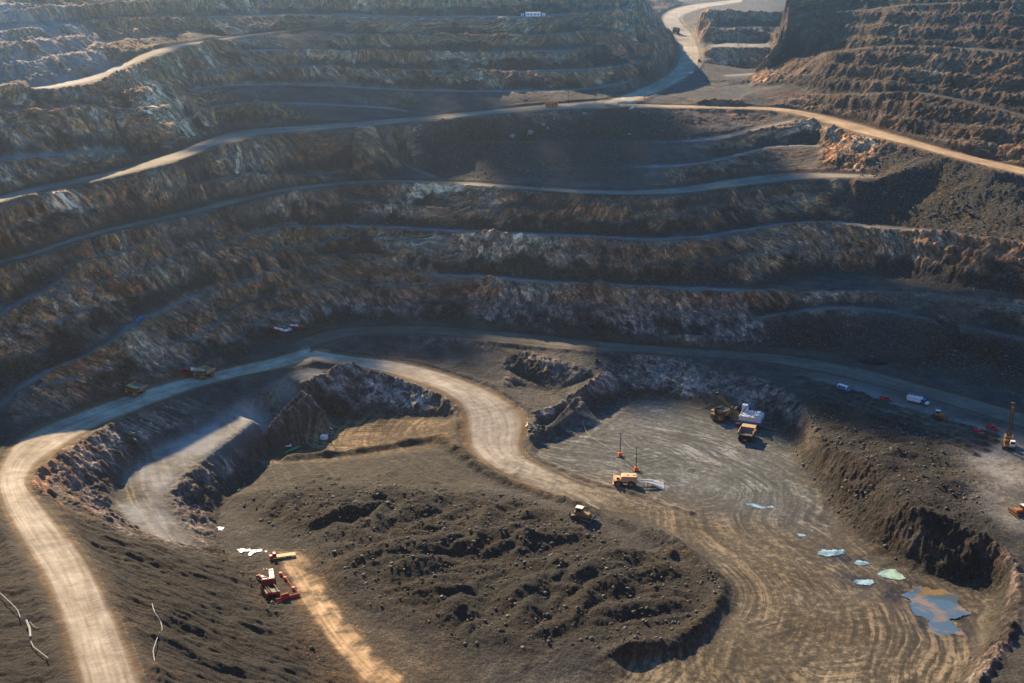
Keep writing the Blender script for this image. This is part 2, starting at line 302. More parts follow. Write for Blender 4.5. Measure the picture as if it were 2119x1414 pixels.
windrow(zl([(600,948),(700,940),(800,926),(905,913),(960,946),(1020,983),(1100,1008),(1200,1048),(1330,1098),(1395,1142)], 2.5), 2.9, 2.6, 3)
windrow(zl([(1330,1096),(1400,1128),(1450,1165),(1492,1205),(1490,1240),(1446,1300),(1396,1338)], 1.2), 3.2, 3.0, 7)
windrow(zl([(1290,1414),(1262,1362),(1300,1345),(1390,1336)], 2), 2.6, 2.6, 4)
windrow(zl([(1300,845),(1225,900),(1180,930)], 0), .3, 1.5, 5)
RIDGE = np.clip(WR/1.5, 0, 1); WR = np.maximum(WR0, WR)
# ------------------------------------------------------------------ areas of ground by what they are made of
TS = np.arange(150.0, 2400.0, 1.0)
def march(px, py, G=None):
    G = HZ if G is None else G
    x, y, z = at_t(px, py, TS); g = g_at(G, x, y); k = np.nonzero(z < g)[0]
    if not len(k): return None
    k = max(k[0], 1); a = z[k-1]-g[k-1]; b = z[k]-g[k]; t = TS[k-1] + a/(a-b+1e-9)
    x, y, z = at_t(px, py, t); return float(x), float(y), float(z)
POLYS = {}
def poly(pts, z, feather=3):
    p = []
    for a, b in pts:
        h = march(a, b) if b > -40 else None
        p.append(h[:2] if h else [float(v) for v in at_z(a, b, z)][:2])
    p = np.array(p)
    m = np.zeros((NY, NX), bool); x0, y0 = p.min(0)-1; x1, y1 = p.max(0)+1
    ys = slice(max(0, int(y0)-GY0), min(NY, int(y1)-GY0+2)); xs = slice(max(0, int(x0)-GX0), min(NX, int(x1)-GX0+2))
    X, Y = XX[ys, xs], YY[ys, xs]; q = np.zeros(X.shape, bool)
    for (ax, ay), (bx, by) in zip(p, np.roll(p, -1, 0)):
        if ay == by: continue
        c = ((ay > Y) != (by > Y)) & (X < (bx-ax)*(Y-ay)/(by-ay)+ax); q ^= c
    m[ys, xs] = q
    return blur(m.astype(np.float32), feather)
HEAP = poly([(480,1035),(560,1015),(700,1004),(900,1014),(1060,1026),(1150,1060),(1310,1140),(1400,1165),(1488,1205),(1484,1240),(1440,1300),(1390,1334),(1300,1338),(1100,1345),(960,1335),(860,1282),(760,1248),(690,1190),(650,1115),(560,1085)], 4, 4)
MOUND = poly([(1645,812),(1700,830),(1790,862),(1880,880),(1985,935),(2010,1010),(2055,1095),(2050,1200),(1990,1205),(1860,1150),(1750,1080),(1700,1010),(1660,950),(1690,905)], 8, 4)
DUMP = np.maximum(poly([(1830,310),(1900,312),(2119,372),(2300,420),(2300,540),(2119,500),(1900,470),(1770,458),(1740,440)], 66, 5), poly([(880,250),(1000,244),(1240,232),(1420,232),(1440,285),(1340,300),(1300,370),(1000,372),(900,360),(850,320)], 90, 5))
HEAPR = poly([(1600,650),(1690,648),(1790,640),(1900,655),(2119,700),(2300,740),(2300,830),(2119,815),(1960,780),(1760,725),(1600,715)], 18, 4)
FLOOR = poly([(1100,930),(1165,870),(1215,846),(1300,828),(1400,831),(1470,845),(1570,868),(1620,894),(1650,918),(1656,952),(1746,1084),(1856,1160),(1990,1214),(2062,1227),(2048,1305),(2000,1372),(1900,1600),(1270,1600),(1270,1430),(1290,1368),(1400,1352),(1452,1326),(1502,1262),(1507,1205),(1452,1140),(1350,1084),(1210,1040),(1060,1000)], 0, 2)
GREY = poly([(1100,930),(1165,870),(1215,846),(1300,828),(1400,831),(1470,845),(1570,868),(1650,918),(1700,1012),(1760,1090),(1600,1090),(1440,1050),(1330,1010),(1240,990),(1150,975)], 0, 9)
STRIP = poly([(645,764),(560,802),(480,850),(420,885),(310,932),(245,1000),(240,1040),(270,1080),(335,1116),(400,1130),(382,1100),(336,1050),(345,1010),(390,965),(450,930),(530,876),(600,830),(665,776)], 11, 2)
BASIN = poly([(945,868),(900,862),(850,862),(750,858),(660,866),(610,882),(570,916),(535,950),(500,986),(560,960),(700,955),(905,925),(960,935),(950,900)], 2, 3)
PLAT = poly([(560,960),(700,950),(900,930),(960,960),(1040,1005),(900,1010),(700,1000),(560,1010),(480,1030),(500,990)], 3.4, 3)
SOFT = poly([(80,1020),(300,1125),(480,1145),(560,1262),(702,1418),(810,1520),(300,1600),(310,1414),(262,1312),(182,1142)], 18, 6)
LEFTG = poly([(-300,1000),(-60,1060),(10,1100),(90,1240),(120,1320),(140,1414),(160,1600),(-300,1700)], 38, 5)
DARK = np.maximum.reduce([MOUND*1.0, SOFT*1.1, LEFTG*1.1, PLAT*.7, HEAP*1.0, poly([(1590,-40),(2300,-60),(2300,380),(2119,345),(1900,288),(1700,234),(1640,190),(1590,130)], 120, 8)*1.15, .45*poly([(2060,1215),(2119,1130),(2300,1100),(2300,1500),(1960,1500),(2000,1372),(2050,1300)], 5, 4)])  # the mound's part darkens its rock colour in place of shade
WET = np.maximum.reduce([poly(p, 0, 4) for p in ([(1675,1135),(1770,1125),(1810,1165),(1880,1165),(1900,1200),(2000,1215),(2040,1270),(2020,1330),(1910,1335),(1860,1260),(1740,1220),(1680,1160)], [(1530,1035),(1630,1035),(1630,1062),(1540,1062)], [(560,905),(640,905),(640,945),(560,945)], [(1750,735),(1860,738),(1860,762),(1750,762)])])
WARM = np.maximum(poly([(560,1138),(640,1138),(705,1250),(862,1414),(1000,1414),(900,1345),(800,1300),(690,1240),(860,1500),(640,1414),(600,1300),(560,1200)], 2, 5), np.maximum(BASIN*.8, blur((RI == 1+RNAMES.index('sunlit_road')).astype(np.float32)+(RI == 1+RNAMES.index('orange_road')).astype(np.float32)*1.2, 3)))
BENCH = poly([(1640,770),(1800,800),(1990,856),(2119,900),(2119,1100),(2040,1080),(2000,1000),(1980,935),(1880,876),(1760,840)], 12, 4)
def BENCH_(): return BENCH*(1-np.clip(PITS*1.3, 0, 1))
PALE = np.maximum(poly([(-300,0),(0,0),(160,20),(230,110),(230,150),(120,180),(0,160),(-300,150)], 140, 8), STRIP*1.3)
_gy, _gx = np.gradient(blur(HZ, 2)); MFLAT = np.clip(1.6-2.4*np.hypot(_gx, _gy), 0, 1)
rub = np.maximum.reduce([HEAP, MOUND*MFLAT, HEAPR*.8, RIDGE, SOFT*.7, LEFTG*.8])
def flat_(): return np.clip(np.maximum(FLOOR, np.maximum(STRIP, BASIN)), 0, 1)
BF = np.clip(BASIN*1.3, 0, 1); HZ = HZ*(1-BF)+HZ0*BF; TAL = TAL*(1-BF)
PD = poly([(570,941),(588,917),(626,913),(632,919),(616,936),(598,942)], 0, 1); HZ = HZ*(1-PD)+(-.9)*PD
PD2 = poly([(1768,746),(1800,741),(1838,743),(1846,750),(1834,757),(1785,757)], 12, 1); z2 = march(1805, 749)[2]; HZ = HZ*(1-PD2)+(z2-.9)*PD2
gyz, gxz = np.gradient(blur(HZ, 1)); SLOPE = np.hypot(gxz, gyz)
STEEP = np.clip((SLOPE-.28)/.3, 0, 1)*(1-np.maximum(rub, DUMP))*(1-np.clip(2*blur(np.maximum(RM, flat_()), 1), 0, 1))
STEEP *= (1-TAL*.6)*(1-.85*SOFT)
TAL = np.maximum(TAL*.8, DEBRIS*(1-np.maximum(rub, DUMP))*(1-flat_()))
flat = np.clip(np.maximum(FLOOR, np.maximum(STRIP, BASIN)), 0, 1)
mound = fbm(XX, YY, 17, 3, 21, .45)
bil = np.abs(fbm(XX+6*mound, YY, 21, 2, 31))
HW = np.clip(blur(HEAP, 7)*1.6-.6, 0, 1)
ha, hb = XX*.92-YY*.38, (XX*.38+YY*.92)*1.5
m2 = fbm(ha, hb, 26, 2, 121, .5); b2 = np.abs(fbm(ha+7*mound, hb+5*mound, 30, 2, 131)); m3 = np.abs(fbm(ha+2*m2, hb, 11, 3, 141, .55))
PILE = np.zeros((NY, NX), np.float32); hr = np.random.RandomState(17); hy, hx = np.nonzero(HEAP > .55)
for i in range(110):
    k = hr.randint(len(hy)); x, y = hx[k]+GX0, hy[k]+GY0; L = hr.uniform(2, 13); an = hr.normal(.5, .5); h = hr.uniform(1.6, 6.4)*hr.uniform(.6, 1); sl = hr.uniform(.48, .75); m_ = int(L+h/sl+3)
    s = (slice(max(hy[k]-m_, 0), hy[k]+m_+1), slice(max(hx[k]-m_, 0), hx[k]+m_+1)); dx, dy = XX[s]-x, YY[s]-y
    u = np.clip(dx*math.cos(an)+dy*math.sin(an), -L, L); d = np.sqrt((dx-u*math.cos(an))**2+(dy-u*math.sin(an))**2+.8)
    PILE[s] = np.maximum(PILE[s], h*(1-.25*np.abs(u)/L)-sl*d)
HZ += HW*(PILE*(.9+.4*m3) + .8*m2 + .5*mound) + MOUND*(SLOPE < .5)*(2.6*mound+2.8*(bil-.2)) + MOUND*(SLOPE >= .5)*1.2*mound + HEAPR*2.2*mound
PITS = np.zeros((NY, NX), np.float32)
def cuttings(x, y, h, r):
    cx, cy = int(round(x))-GX0, int(round(y))-GY0; s = (slice(cy-4, cy+5), slice(cx-4, cx+5))
    d = np.sqrt((XX[s]-x)**2+(YY[s]-y)**2); HZ[s] += (h*np.clip(1-d/r, 0, 1)).astype(np.float32); PITS[s] = np.maximum(PITS[s], np.clip(1.5-d/r, 0, 1))
prs = np.random.RandomState(8)
for i in range(26):
    for j in range(5):
        k = (i+.5*(j % 2))/26; m_ = j/4
        px = (1652+(2072-1652)*k)*(1-m_)+(1690+(2030-1690)*k)*m_ + prs.uniform(-3, 3); py = (778+(905-778)*k)*(1-m_)+(826+(944-826)*k)*m_ + prs.uniform(-2, 2)
        x, y, z = at_z(px, py, 12); cuttings(float(x), float(y), 1.5, 2.5)
for i in range(26):
    x, y, z = at_z(prs.uniform(590, 900), prs.uniform(985, 1015) if i % 2 else prs.uniform(1040, 1060), 3.5); cuttings(float(x), float(y), .7, 1.6)
PALE = np.maximum(PALE*(1-BENCH), BENCH_()*.6)
HZ += WR
HZ += (1-np.clip(RS*1.5, 0, 1))*(1-flat)*(.8*fbm(XX, YY, 22, 3, 41))
GROUND = HZ
def gz(x, y): return float(g_at(GROUND, np.array([x]), np.array([y]))[0])
def gp(px, py):
    """the place on the ground seen at a point of the photograph"""
    x, y, z = march(px, py, GROUND); return Vector((x, y, gz(x, y)))
AZSTEP, RSTEP = 0.04, 0.001
# ------------------------------------------------------------------ materials
def nn(nt, t, loc=None, **kw):
    n = nt.nodes.new('ShaderNode'+t)
    for k, v in kw.items():
        if k.startswith('i_'):
            key = k[2:]; key = int(key) if key.isdigit() else key.replace('_', ' ')
            if isinstance(v, bpy.types.NodeSocket): nt.links.new(v, n.inputs[key])
            else: n.inputs[key].default_value = v
        else: setattr(n, k, v)
    return n
def noi(nt, vec, scale, detail=4, rough=.55, dist=0.0):
    return nn(nt, 'TexNoise', i_Vector=vec, i_Scale=scale, i_Detail=detail, i_Roughness=rough, i_Distortion=dist).outputs[0]
def mth(nt, op, a, b=0.0, clamp=False):
    n = nn(nt, 'Math', operation=op, i_0=a, i_1=b); n.use_clamp = clamp; return n.outputs[0]
def ramp(nt, fac, stops, interp='LINEAR'):
    n = nn(nt, 'ValToRGB', i_Fac=fac); cr = n.color_ramp; cr.interpolation = interp
    while len(cr.elements) < len(stops): cr.elements.new(.5)
    for e, (p, c) in zip(cr.elements, stops):
        e.position = p; e.color = (*c, 1) if len(c) == 3 else c
    return n.outputs[0]
def gr(nt, fac, a, b, lo=0.0, hi=1.0):
    return nn(nt, 'MapRange', i_Value=fac, i_1=a, i_2=b, i_3=lo, i_4=hi).outputs[0]
def mixc(nt, fac, a, b, mode='MIX'):
    n = nn(nt, 'Mix', data_type='RGBA', blend_type=mode)
    for k, v in ((0, fac), (6, a), (7, b)):
        if isinstance(v, bpy.types.NodeSocket): nt.links.new(v, n.inputs[k])
        else: n.inputs[k].default_value = (*v, 1) if isinstance(v, tuple) and len(v) == 3 else v
    return n.outputs[2]
def newmat(name):
    m = bpy.data.materials.new(name); m.use_nodes = True
    nt = m.node_tree; b = nt.nodes['Principled BSDF']; b.inputs['Roughness'].default_value = .9
    b.inputs['Specular IOR Level'].default_value = .25
    return m, nt, b
def mat_earth():
    m, nt, b = newmat('earth')
    P = nn(nt, 'NewGeometry').outputs['Position']
    A = nn(nt, 'Attribute', attribute_name='kind').outputs; S = nn(nt, 'SeparateColor', i_0=A[0]).outputs
    A2 = nn(nt, 'Attribute', attribute_name='tone').outputs; S2 = nn(nt, 'SeparateColor', i_0=A2[0]).outputs
    A3 = nn(nt, 'Attribute', attribute_name='track').outputs; S3 = nn(nt, 'SeparateColor', i_0=A3[0]).outputs
    road, rubb, steep = S[0], S[1], S[2]; warm, fines, pale = S2[0], S2[1], S2[2]
    smooth = A[3]
    # rock face: patches of rust, ochre and grey-green, ribbed down the slope and leaning one way
    sep = nn(nt, 'SeparateXYZ', i_0=P).outputs
    lean = nn(nt, 'CombineXYZ', i_0=mth(nt, 'ADD', sep[0], mth(nt, 'MULTIPLY', sep[2], mth(nt, 'MULTIPLY', mth(nt, 'SUBTRACT', noi(nt, P, .006, 2, .5), .38), 4.5))), i_1=sep[1], i_2=mth(nt, 'MULTIPLY', sep[2], .42)).outputs[0]
    n1 = noi(nt, lean, .028, 5, .62, .6); n2 = noi(nt, lean, .35, 5, .65, .3); n3 = noi(nt, P, .012, 3, .5)
    f = mth(nt, 'ADD', mth(nt, 'MULTIPLY', mth(nt, 'SUBTRACT', n1, .5), 1.5), mth(nt, 'ADD', mth(nt, 'MULTIPLY', n2, .3), .37))
    face = ramp(nt, f, [(.28,(.06,.048,.04)),(.38,(.16,.095,.06)),(.44,(.25,.12,.055)),(.49,(.14,.115,.088)),(.53,(.33,.2,.095)),(.57,(.19,.1,.055)),(.62,(.23,.21,.175)),(.67,(.18,.13,.09)),(.73,(.38,.29,.19)),(.84,(.46,.42,.36))])
    vo = nn(nt, 'TexVoronoi', i_Vector=nn(nt, 'VectorMath', operation='ADD', i_0=lean, i_1=nn(nt, 'VectorMath', operation='SCALE', i_0=nn(nt, 'TexNoise', i_Vector=P, i_Scale=.3, i_Detail=3.0).outputs[1], i_Scale=3.0).outputs[0]).outputs[0], i_Scale=.32).outputs
    vo2 = nn(nt, 'TexVoronoi', i_Vector=lean, i_Scale=.95).outputs
    fac = mth(nt, 'ADD', mth(nt, 'MULTIPLY', nn(nt, 'SeparateColor', i_0=vo[1]).outputs[0], .6), mth(nt, 'MULTIPLY', nn(nt, 'SeparateColor', i_0=vo2[1]).outputs[1], .4))
    face = mixc(nt, 1.0, face, ramp(nt, mth(nt, 'ADD', mth(nt, 'MULTIPLY', fac, .55), mth(nt, 'MULTIPLY', noi(nt, lean, 1.3, 3, .8), .45)), [(.22,(.25,.25,.27)),(.42,(.7,.7,.7)),(.55,(1.1,1.1,1.08)),(.75,(2.3,2.2,2.1))]), 'MULTIPLY')
    face = mixc(nt, 1.0, face, (1.75,1.36,1.05), 'MULTIPLY')
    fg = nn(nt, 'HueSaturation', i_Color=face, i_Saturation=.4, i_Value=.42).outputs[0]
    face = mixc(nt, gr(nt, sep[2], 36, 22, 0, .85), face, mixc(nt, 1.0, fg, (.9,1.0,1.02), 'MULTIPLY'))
    face = mixc(nt, gr(nt, n3, .42, .62, 0, gr(nt, sep[2], 22, 36)), face, mixc(nt, .55, face, (.16,.085,.04)))
    face = mixc(nt, 1.0, face, ramp(nt, mth(nt, 'ADD', mth(nt, 'MULTIPLY', noi(nt, lean, .3, 6, .7, .8), .6), mth(nt, 'MULTIPLY', noi(nt, P, .22, 7, .75), .4)), [(.37,(.28,.28,.3)),(.5,(1.0,1.0,1.0)),(.62,(2.2,2.12,2.0))]), 'MULTIPLY')
    # broken rock
    nb = noi(nt, P, .9, 5, .75); nb2 = noi(nt, P, .06, 4, .6)
    rock = ramp(nt, nb, [(.36,(.011,.010,.009)),(.5,(.038,.034,.027)),(.58,(.07,.062,.046)),(.68,(.22,.195,.145))])
    rock = mixc(nt, gr(nt, nb2, .42, .6), rock, mixc(nt, 1.0, rock, (1.35,1.0,.62), 'MULTIPLY'))
    # fines on benches and floors
    nf = noi(nt, P, .12, 6, .65); nf2 = noi(nt, P, 1.4, 4, .7)
    fine = ramp(nt, nf, [(.32,(.022,.021,.02)),(.5,(.046,.043,.037)),(.68,(.09,.082,.066))])
    fine = mixc(nt, 1.0, fine, ramp(nt, nf2, [(.36,(.4,.4,.42)),(.64,(1.7,1.66,1.6))]), 'MULTIPLY')
    fine = mixc(nt, A2[3], fine, mixc(nt, .7, fine, (.33,.31,.275)))
    # tyre marks over open floors: long soft streaks, several headings, bent
    FO = nn(nt, 'Attribute', attribute_name='flow').outputs; FL = FO[0]; FA = FO[3]; FS = nn(nt, 'SeparateColor', i_0=FL).outputs
    tr = None
    wob = mth(nt, 'MULTIPLY', noi(nt, P, .022, 3, .5), 11.0)
    for k, fq in ((0, .55), (1, .75), (2, .62)):
        cv = nn(nt, 'CombineXYZ', i_0=mth(nt, 'MULTIPLY', mth(nt, 'ADD', FS[k], wob), fq), i_1=mth(nt, 'MULTIPLY', sep[0], .02), i_2=mth(nt, 'MULTIPLY', sep[1], .02)).outputs[0]
        t1 = noi(nt, cv, 1.0, 4, .65)
        t1 = mth(nt, 'MULTIPLY', mth(nt, 'SUBTRACT', t1, .5), gr(nt, noi(nt, P, .02+.006*k, 3, .6, .6), .42, .62, 0, 2.0))
        tr = t1 if tr is None else mth(nt, 'ADD', tr, t1)
    for k, (cpt, fq) in enumerate((((1420,1010), .7), ((1290,920), .8), ((820,890), .7))):
        cx, cy, cz = march(*cpt)
        dd = nn(nt, 'VectorMath', operation='DISTANCE', i_0=nn(nt, 'VectorMath', operation='ADD', i_0=P, i_1=nn(nt, 'VectorMath', operation='SCALE', i_0=nn(nt, 'TexNoise', i_Vector=P, i_Scale=.02, i_Detail=2.0).outputs[1], i_Scale=26.0).outputs[0]).outputs[0], i_1=(cx+13, cy+13, cz+13)).outputs[1]
        cv = nn(nt, 'CombineXYZ', i_0=mth(nt, 'MULTIPLY', dd, fq), i_1=mth(nt, 'MULTIPLY', sep[0], .025), i_2=mth(nt, 'MULTIPLY', sep[1], .025)).outputs[0]
        t1 = mth(nt, 'MULTIPLY', mth(nt, 'SUBTRACT', noi(nt, cv, 1.0, 4, .65), .5), mth(nt, 'MULTIPLY', gr(nt, dd, 48, 30), gr(nt, noi(nt, P, .03+.01*k, 3, .6, .5), .46, .62, 0, 1.5)))
        tr = mth(nt, 'ADD', tr, t1)
    tr = mth(nt, 'ADD', tr, 1.5)
    tr = gr(nt, mth(nt, 'ADD', tr, mth(nt, 'MULTIPLY', mth(nt, 'SUBTRACT', noi(nt, P, .45, 7, .78), .5), 1.9)), 1.1, 1.9)
    floor = ramp(nt, tr, [(.15,(.03,.025,.018)),(.42,(.068,.055,.036)),(.6,(.115,.092,.059)),(.85,(.26,.205,.13))])
    floor = mixc(nt, gr(nt, noi(nt, P, .03, 5, .6), .38, .62), floor, mixc(nt, 1.0, floor, (.6,.56,.5), 'MULTIPLY'))
    floor = mixc(nt, fines, floor, mixc(nt, .72, floor, ramp(nt, mth(nt, 'ADD', mth(nt, 'MULTIPLY', noi(nt, P, .05, 7, .68, .5), .7), mth(nt, 'MULTIPLY', tr, .3)), [(.34,(.025,.034,.037)),(.48,(.055,.068,.072)),(.58,(.1,.118,.12)),(.68,(.22,.25,.25))])))
    # road: dust with wheel lanes running along it
    uv = nn(nt, 'CombineXYZ', i_0=mth(nt, 'MULTIPLY', S3[0], 13.0), i_1=mth(nt, 'MULTIPLY', S3[1], .035), i_2=S3[2]).outputs[0]
    lanes = noi(nt, uv, 1.0, 4, .6, .25)
    rd = ramp(nt, lanes, [(.28,(.27,.22,.16)),(.45,(.38,.325,.245)),(.6,(.46,.405,.315)),(.8,(.56,.51,.42))])
    rd = mixc(nt, 1.0, rd, ramp(nt, noi(nt, P, .25, 5, .6), [(.3,(.75,.73,.7)),(.7,(1.15,1.14,1.12))]), 'MULTIPLY')
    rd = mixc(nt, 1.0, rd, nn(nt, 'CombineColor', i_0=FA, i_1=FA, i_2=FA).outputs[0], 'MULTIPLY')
    rd = mixc(nt, gr(nt, noi(nt, P, .045, 4, .6, .5), .4, .62), rd, mixc(nt, 1.0, rd, (.62,.6,.58), 'MULTIPLY'))
    edge = gr(nt, mth(nt, 'ABSOLUTE', mth(nt, 'SUBTRACT', S3[0], .5)), .31, .41)
    rd = mixc(nt, edge, rd, mixc(nt, 1.0, rd, (.46,.33,.2), 'MULTIPLY'))
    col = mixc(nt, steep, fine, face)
    col = mixc(nt, rubb, col, rock)
    col = mixc(nt, smooth, col, floor)
    col = mixc(nt, road, col, rd)
    col = mixc(nt, warm, col, mixc(nt, 1.0, col, (1.35,1.0,.62), 'MULTIPLY'))
    col = mixc(nt, mth(nt, 'MULTIPLY', pale, gr(nt, noi(nt, lean, .05, 4, .6), .3, .6)), col, mixc(nt, .5, col, (.42,.43,.41)))
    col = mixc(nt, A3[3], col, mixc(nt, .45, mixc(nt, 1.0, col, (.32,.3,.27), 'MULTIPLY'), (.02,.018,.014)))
    wet = nn(nt, 'Attribute', attribute_name='wet').outputs[2]
    wet = mth(nt, 'MULTIPLY', wet, gr(nt, noi(nt, P, .12, 5, .65), .35, .55))
    col = mixc(nt, wet, col, mixc(nt, 1.0, col, (.33,.31,.29), 'MULTIPLY'))
    nt.links.new(gr(nt, wet, 0, 1, .9, .38), b.inputs['Roughness'])
    nt.links.new(col, b.inputs['Base Color'])
    hard = mth(nt, 'SUBTRACT', 1.0, mth(nt, 'MULTIPLY', mth(nt, 'MAXIMUM', road, smooth), .85))
    hh = mth(nt, 'MULTIPLY', noi(nt, lean, .5, 6, .72), mth(nt, 'ADD', hard, mth(nt, 'ADD', steep, rubb)))
    bp = nn(nt, 'Bump', i_Strength=.9, i_Distance=1.3, i_Height=hh)
    nt.links.new(bp.outputs[0], b.inputs['Normal'])
    return m
EARTH = mat_earth()
# ------------------------------------------------------------------ ground mesh, finer near the viewer's side of the pit
az = np.radians(np.r_[np.linspace(-110,-30,60)[:-1], np.linspace(-30,-26,40)[:-1], np.arange(-26, 26.0001, AZSTEP), np.linspace(26,30,40)[1:], np.linspace(30,110,60)[1:]])
rad = [1.0]
while rad[-1] < 195: rad.append(rad[-1]+5)
while rad[-1] < 1680: rad.append(rad[-1]+max(.5, RSTEP*rad[-1]))
while rad[-1] < 3000: rad.append(rad[-1]*1.06)
rad = np.array(rad, np.float32)
R, A = np.meshgrid(rad, az.astype(np.float32), indexing='ij')
X = (R*np.sin(A)).ravel(); Y = (R*np.cos(A)).ravel()
aw = (1-np.clip(1.6*g_at(RS, X, Y), 0, 1))*(1-np.clip(2*g_at(blur(flat.astype(np.float32), 3), X, Y), 0, 1))*2.6
wx = X + aw*(1.4*fbm(X, Y, 34, 3, 51, .6)); wy = Y + aw*(1.4*fbm(X, Y, 34, 3, 61, .6))
Z = g_at(HZ, wx, wy)
st = g_at(STEEP.astype(np.float32), wx, wy); ru = g_at(rub.astype(np.float32), wx, wy); du = g_at(DUMP, wx, wy); ta = g_at(TAL.astype(np.float32), wx, wy)
rd = g_at(RS, X, Y); rm = g_at(RM, X, Y); fl_ = g_at(flat.astype(np.float32), X, Y); pl = g_at(PLAT, X, Y)
far = np.clip((9000-R.ravel())/9000, 0, 1)
zz = Z + 1.8*fbm(X, Y, 45, 2, 601); ph = zz*(2*math.pi/8.5)
stw = st*np.clip((Z-20)/6, 0, 1)*np.clip(.75+1.2*fbm(X, Y, 70, 2, 611), .2, 1)
shelf = stw*np.clip((np.cos(ph)-.55)/.35, 0, 1)
Z -= stw*.88*(8.5/(2*math.pi))*np.sin(ph)
rib = fbm(wx, wy, 11, 4, 71, .55, True)
vary = np.clip(.75+1.3*fbm(X, Y, 60, 2, 321), .15, 1.4)*(1-.45*g_at(DARK, X, Y))
Z += st*vary*(2.2*rib + 1.6*fbm(wx, wy, 24, 3, 331, .55, True)) + st*1.7*fbm(wx, wy, 3.6, 3, 81, .65) + st*2.0*fbm(wx, wy, 34, 2, 85)
grit = fbm(X, Y, 2.4, 3, 91, .6)
amp = np.clip(.22 + .25*ru + .35*ta + .3*du, 0, .8)*(1-np.clip(rd*1.5, 0, 1))*(1-.8*fl_)
Z += amp*grit
so = g_at(SOFT, X, Y); fa, fb = X*.94+Y*.34, -X*.34+Y*.94
so = np.maximum(so, .6*g_at(LEFTG, X, Y))*(1-np.clip(rd*1.6, 0, 1))
Z += so*(4.2*np.abs(fbm(fa*.22+3*fbm(X, Y, 20, 2, 421), fb, 13, 4, 401, .55)) - 1.4 + 2.2*fbm(X, Y, 26, 4, 431, .55) + .5*fbm(fa*.4, fb, 2.6, 2, 411))
Z += du*.5*fbm(X*1.0, Y*.25, 3, 2, 95)
Z += .06*grit*rm
nr, na = R.shape
i0 = (np.arange(nr-1)[:, None]*na + np.arange(na-1)[None]).ravel()
Q = np.stack([i0, i0+1, i0+na+1, i0+na], 1)
fines = np.clip(g_at(GREY, X, Y), 0, 1)
ragg = fbm(X, Y, 5, 3, 311); rd = g_at(blur(RM, 1), X, Y)
ri = g_at((RI == 1+RNAMES.index('ramp_road')).astype(np.float32), X, Y); rl = RV[RI == 1+RNAMES.index('ramp_road')].max()
ro = RI == 1+RNAMES.index('orange_road'); rog = blur(ro.astype(np.float32), 3); rd = np.where(g_at(ro.astype(np.float32), X, Y) > .2, np.clip(1.7*g_at(rog, X, Y)-.75+.9*fbm(X, Y, 8, 3, 521), 0, 1), rd)
rd = rd*np.where(ri > .3, np.clip((rl-20-g_at(RV, X, Y))/70, 0, 1), 1)
st = st*(1-.8*shelf)
kind = np.stack([np.clip(rd*1.05-.02+ragg*.8*np.clip(4*rd*(1-rd), 0, 1), 0, 1), np.clip(np.maximum(ru, .8*g_at(MOUND, X, Y)) + .9*ta + .9*du, 0, 1), st, np.clip(np.maximum.reduce([fl_, pl*.45, .75*g_at(BENCH, X, Y)*(1-rm)]), 0, 1)], 1).astype(np.float32)
tone = np.stack([np.clip(g_at(WARM.astype(np.float32), X, Y), 0, 1)*.8, fines, g_at(PALE, X, Y), np.clip(np.maximum(g_at(BERM, wx, wy), .75*shelf)*(.85+.5*fbm(X, Y, 9, 2, 301)), 0, 1)], 1).astype(np.float32)
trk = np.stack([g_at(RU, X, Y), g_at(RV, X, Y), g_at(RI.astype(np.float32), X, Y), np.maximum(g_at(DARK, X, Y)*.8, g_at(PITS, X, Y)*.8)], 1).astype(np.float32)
trk[rm < .98, 0] = np.where(g_at(RU, X, Y)[rm < .98] > .4, .98, .02)
flow = np.zeros((len(X), 4), np.float32)
fsel = np.nonzero(np.maximum(fl_, pl) > .02)[0]
for k, pts in enumerate(([(960,880),(1010,940),(1100,965),(1200,1000),(1300,1060),(1400,1120),(1480,1200),(1510,1280),(1480,1360),(1440,1440),(1400,1500)], [(700,900),(850,905),(940,915),(1040,960),(1150,985),(1300,1010),(1450,1050),(1600,1120),(1700,1210),(1720,1300),(1660,1390),(1560,1460)], [(1180,890),(1300,880),(1420,905),(1500,950),(1540,1020),(1500,1080),(1560,1140),(1700,1170),(1800,1230),(1850,1300),(1820,1370),(1700,1380)])):
    c_ = resample(chaikin(np.array([march(*p)[:2] for p in pts]), 3), 2.0); best = np.full(len(fsel), 1e9); sg = np.zeros(len(fsel))
    tx = np.gradient(c_[:, 0]); ty = np.gradient(c_[:, 1])
    for (cx, cy), ax, ay in zip(c_, tx, ty):
        dx, dy = X[fsel]-cx, Y[fsel]-cy; d2 = dx*dx+dy*dy; m_ = d2 < best; best[m_] = d2[m_]; sg[m_] = np.sign(ax*dy-ay*dx)[m_]
    flow[fsel, k] = np.sqrt(best)*sg + 200
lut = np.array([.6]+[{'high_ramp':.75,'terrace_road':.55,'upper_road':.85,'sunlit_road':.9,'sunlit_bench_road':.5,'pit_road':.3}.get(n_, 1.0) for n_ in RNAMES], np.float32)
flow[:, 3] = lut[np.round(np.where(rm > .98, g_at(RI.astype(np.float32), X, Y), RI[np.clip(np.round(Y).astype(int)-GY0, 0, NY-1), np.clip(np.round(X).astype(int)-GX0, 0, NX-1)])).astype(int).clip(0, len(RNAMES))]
wetv = np.clip(g_at(WET, X, Y), 0, 1).astype(np.float32)
VV = np.stack([X, Y, Z], 1).astype(np.float32)
fid = np.zeros(len(Q), np.int8)
rid = RI[np.clip(np.round(Y).astype(int)-GY0, 0, NY-1), np.clip(np.round(X).astype(int)-GX0, 0, NX-1)]
inb = (X > GX0) & (X < GX1) & (Y > GY0) & (Y < GY1); rid = np.where(inb, rid, 0)
fid = rid[Q[:, 0]]
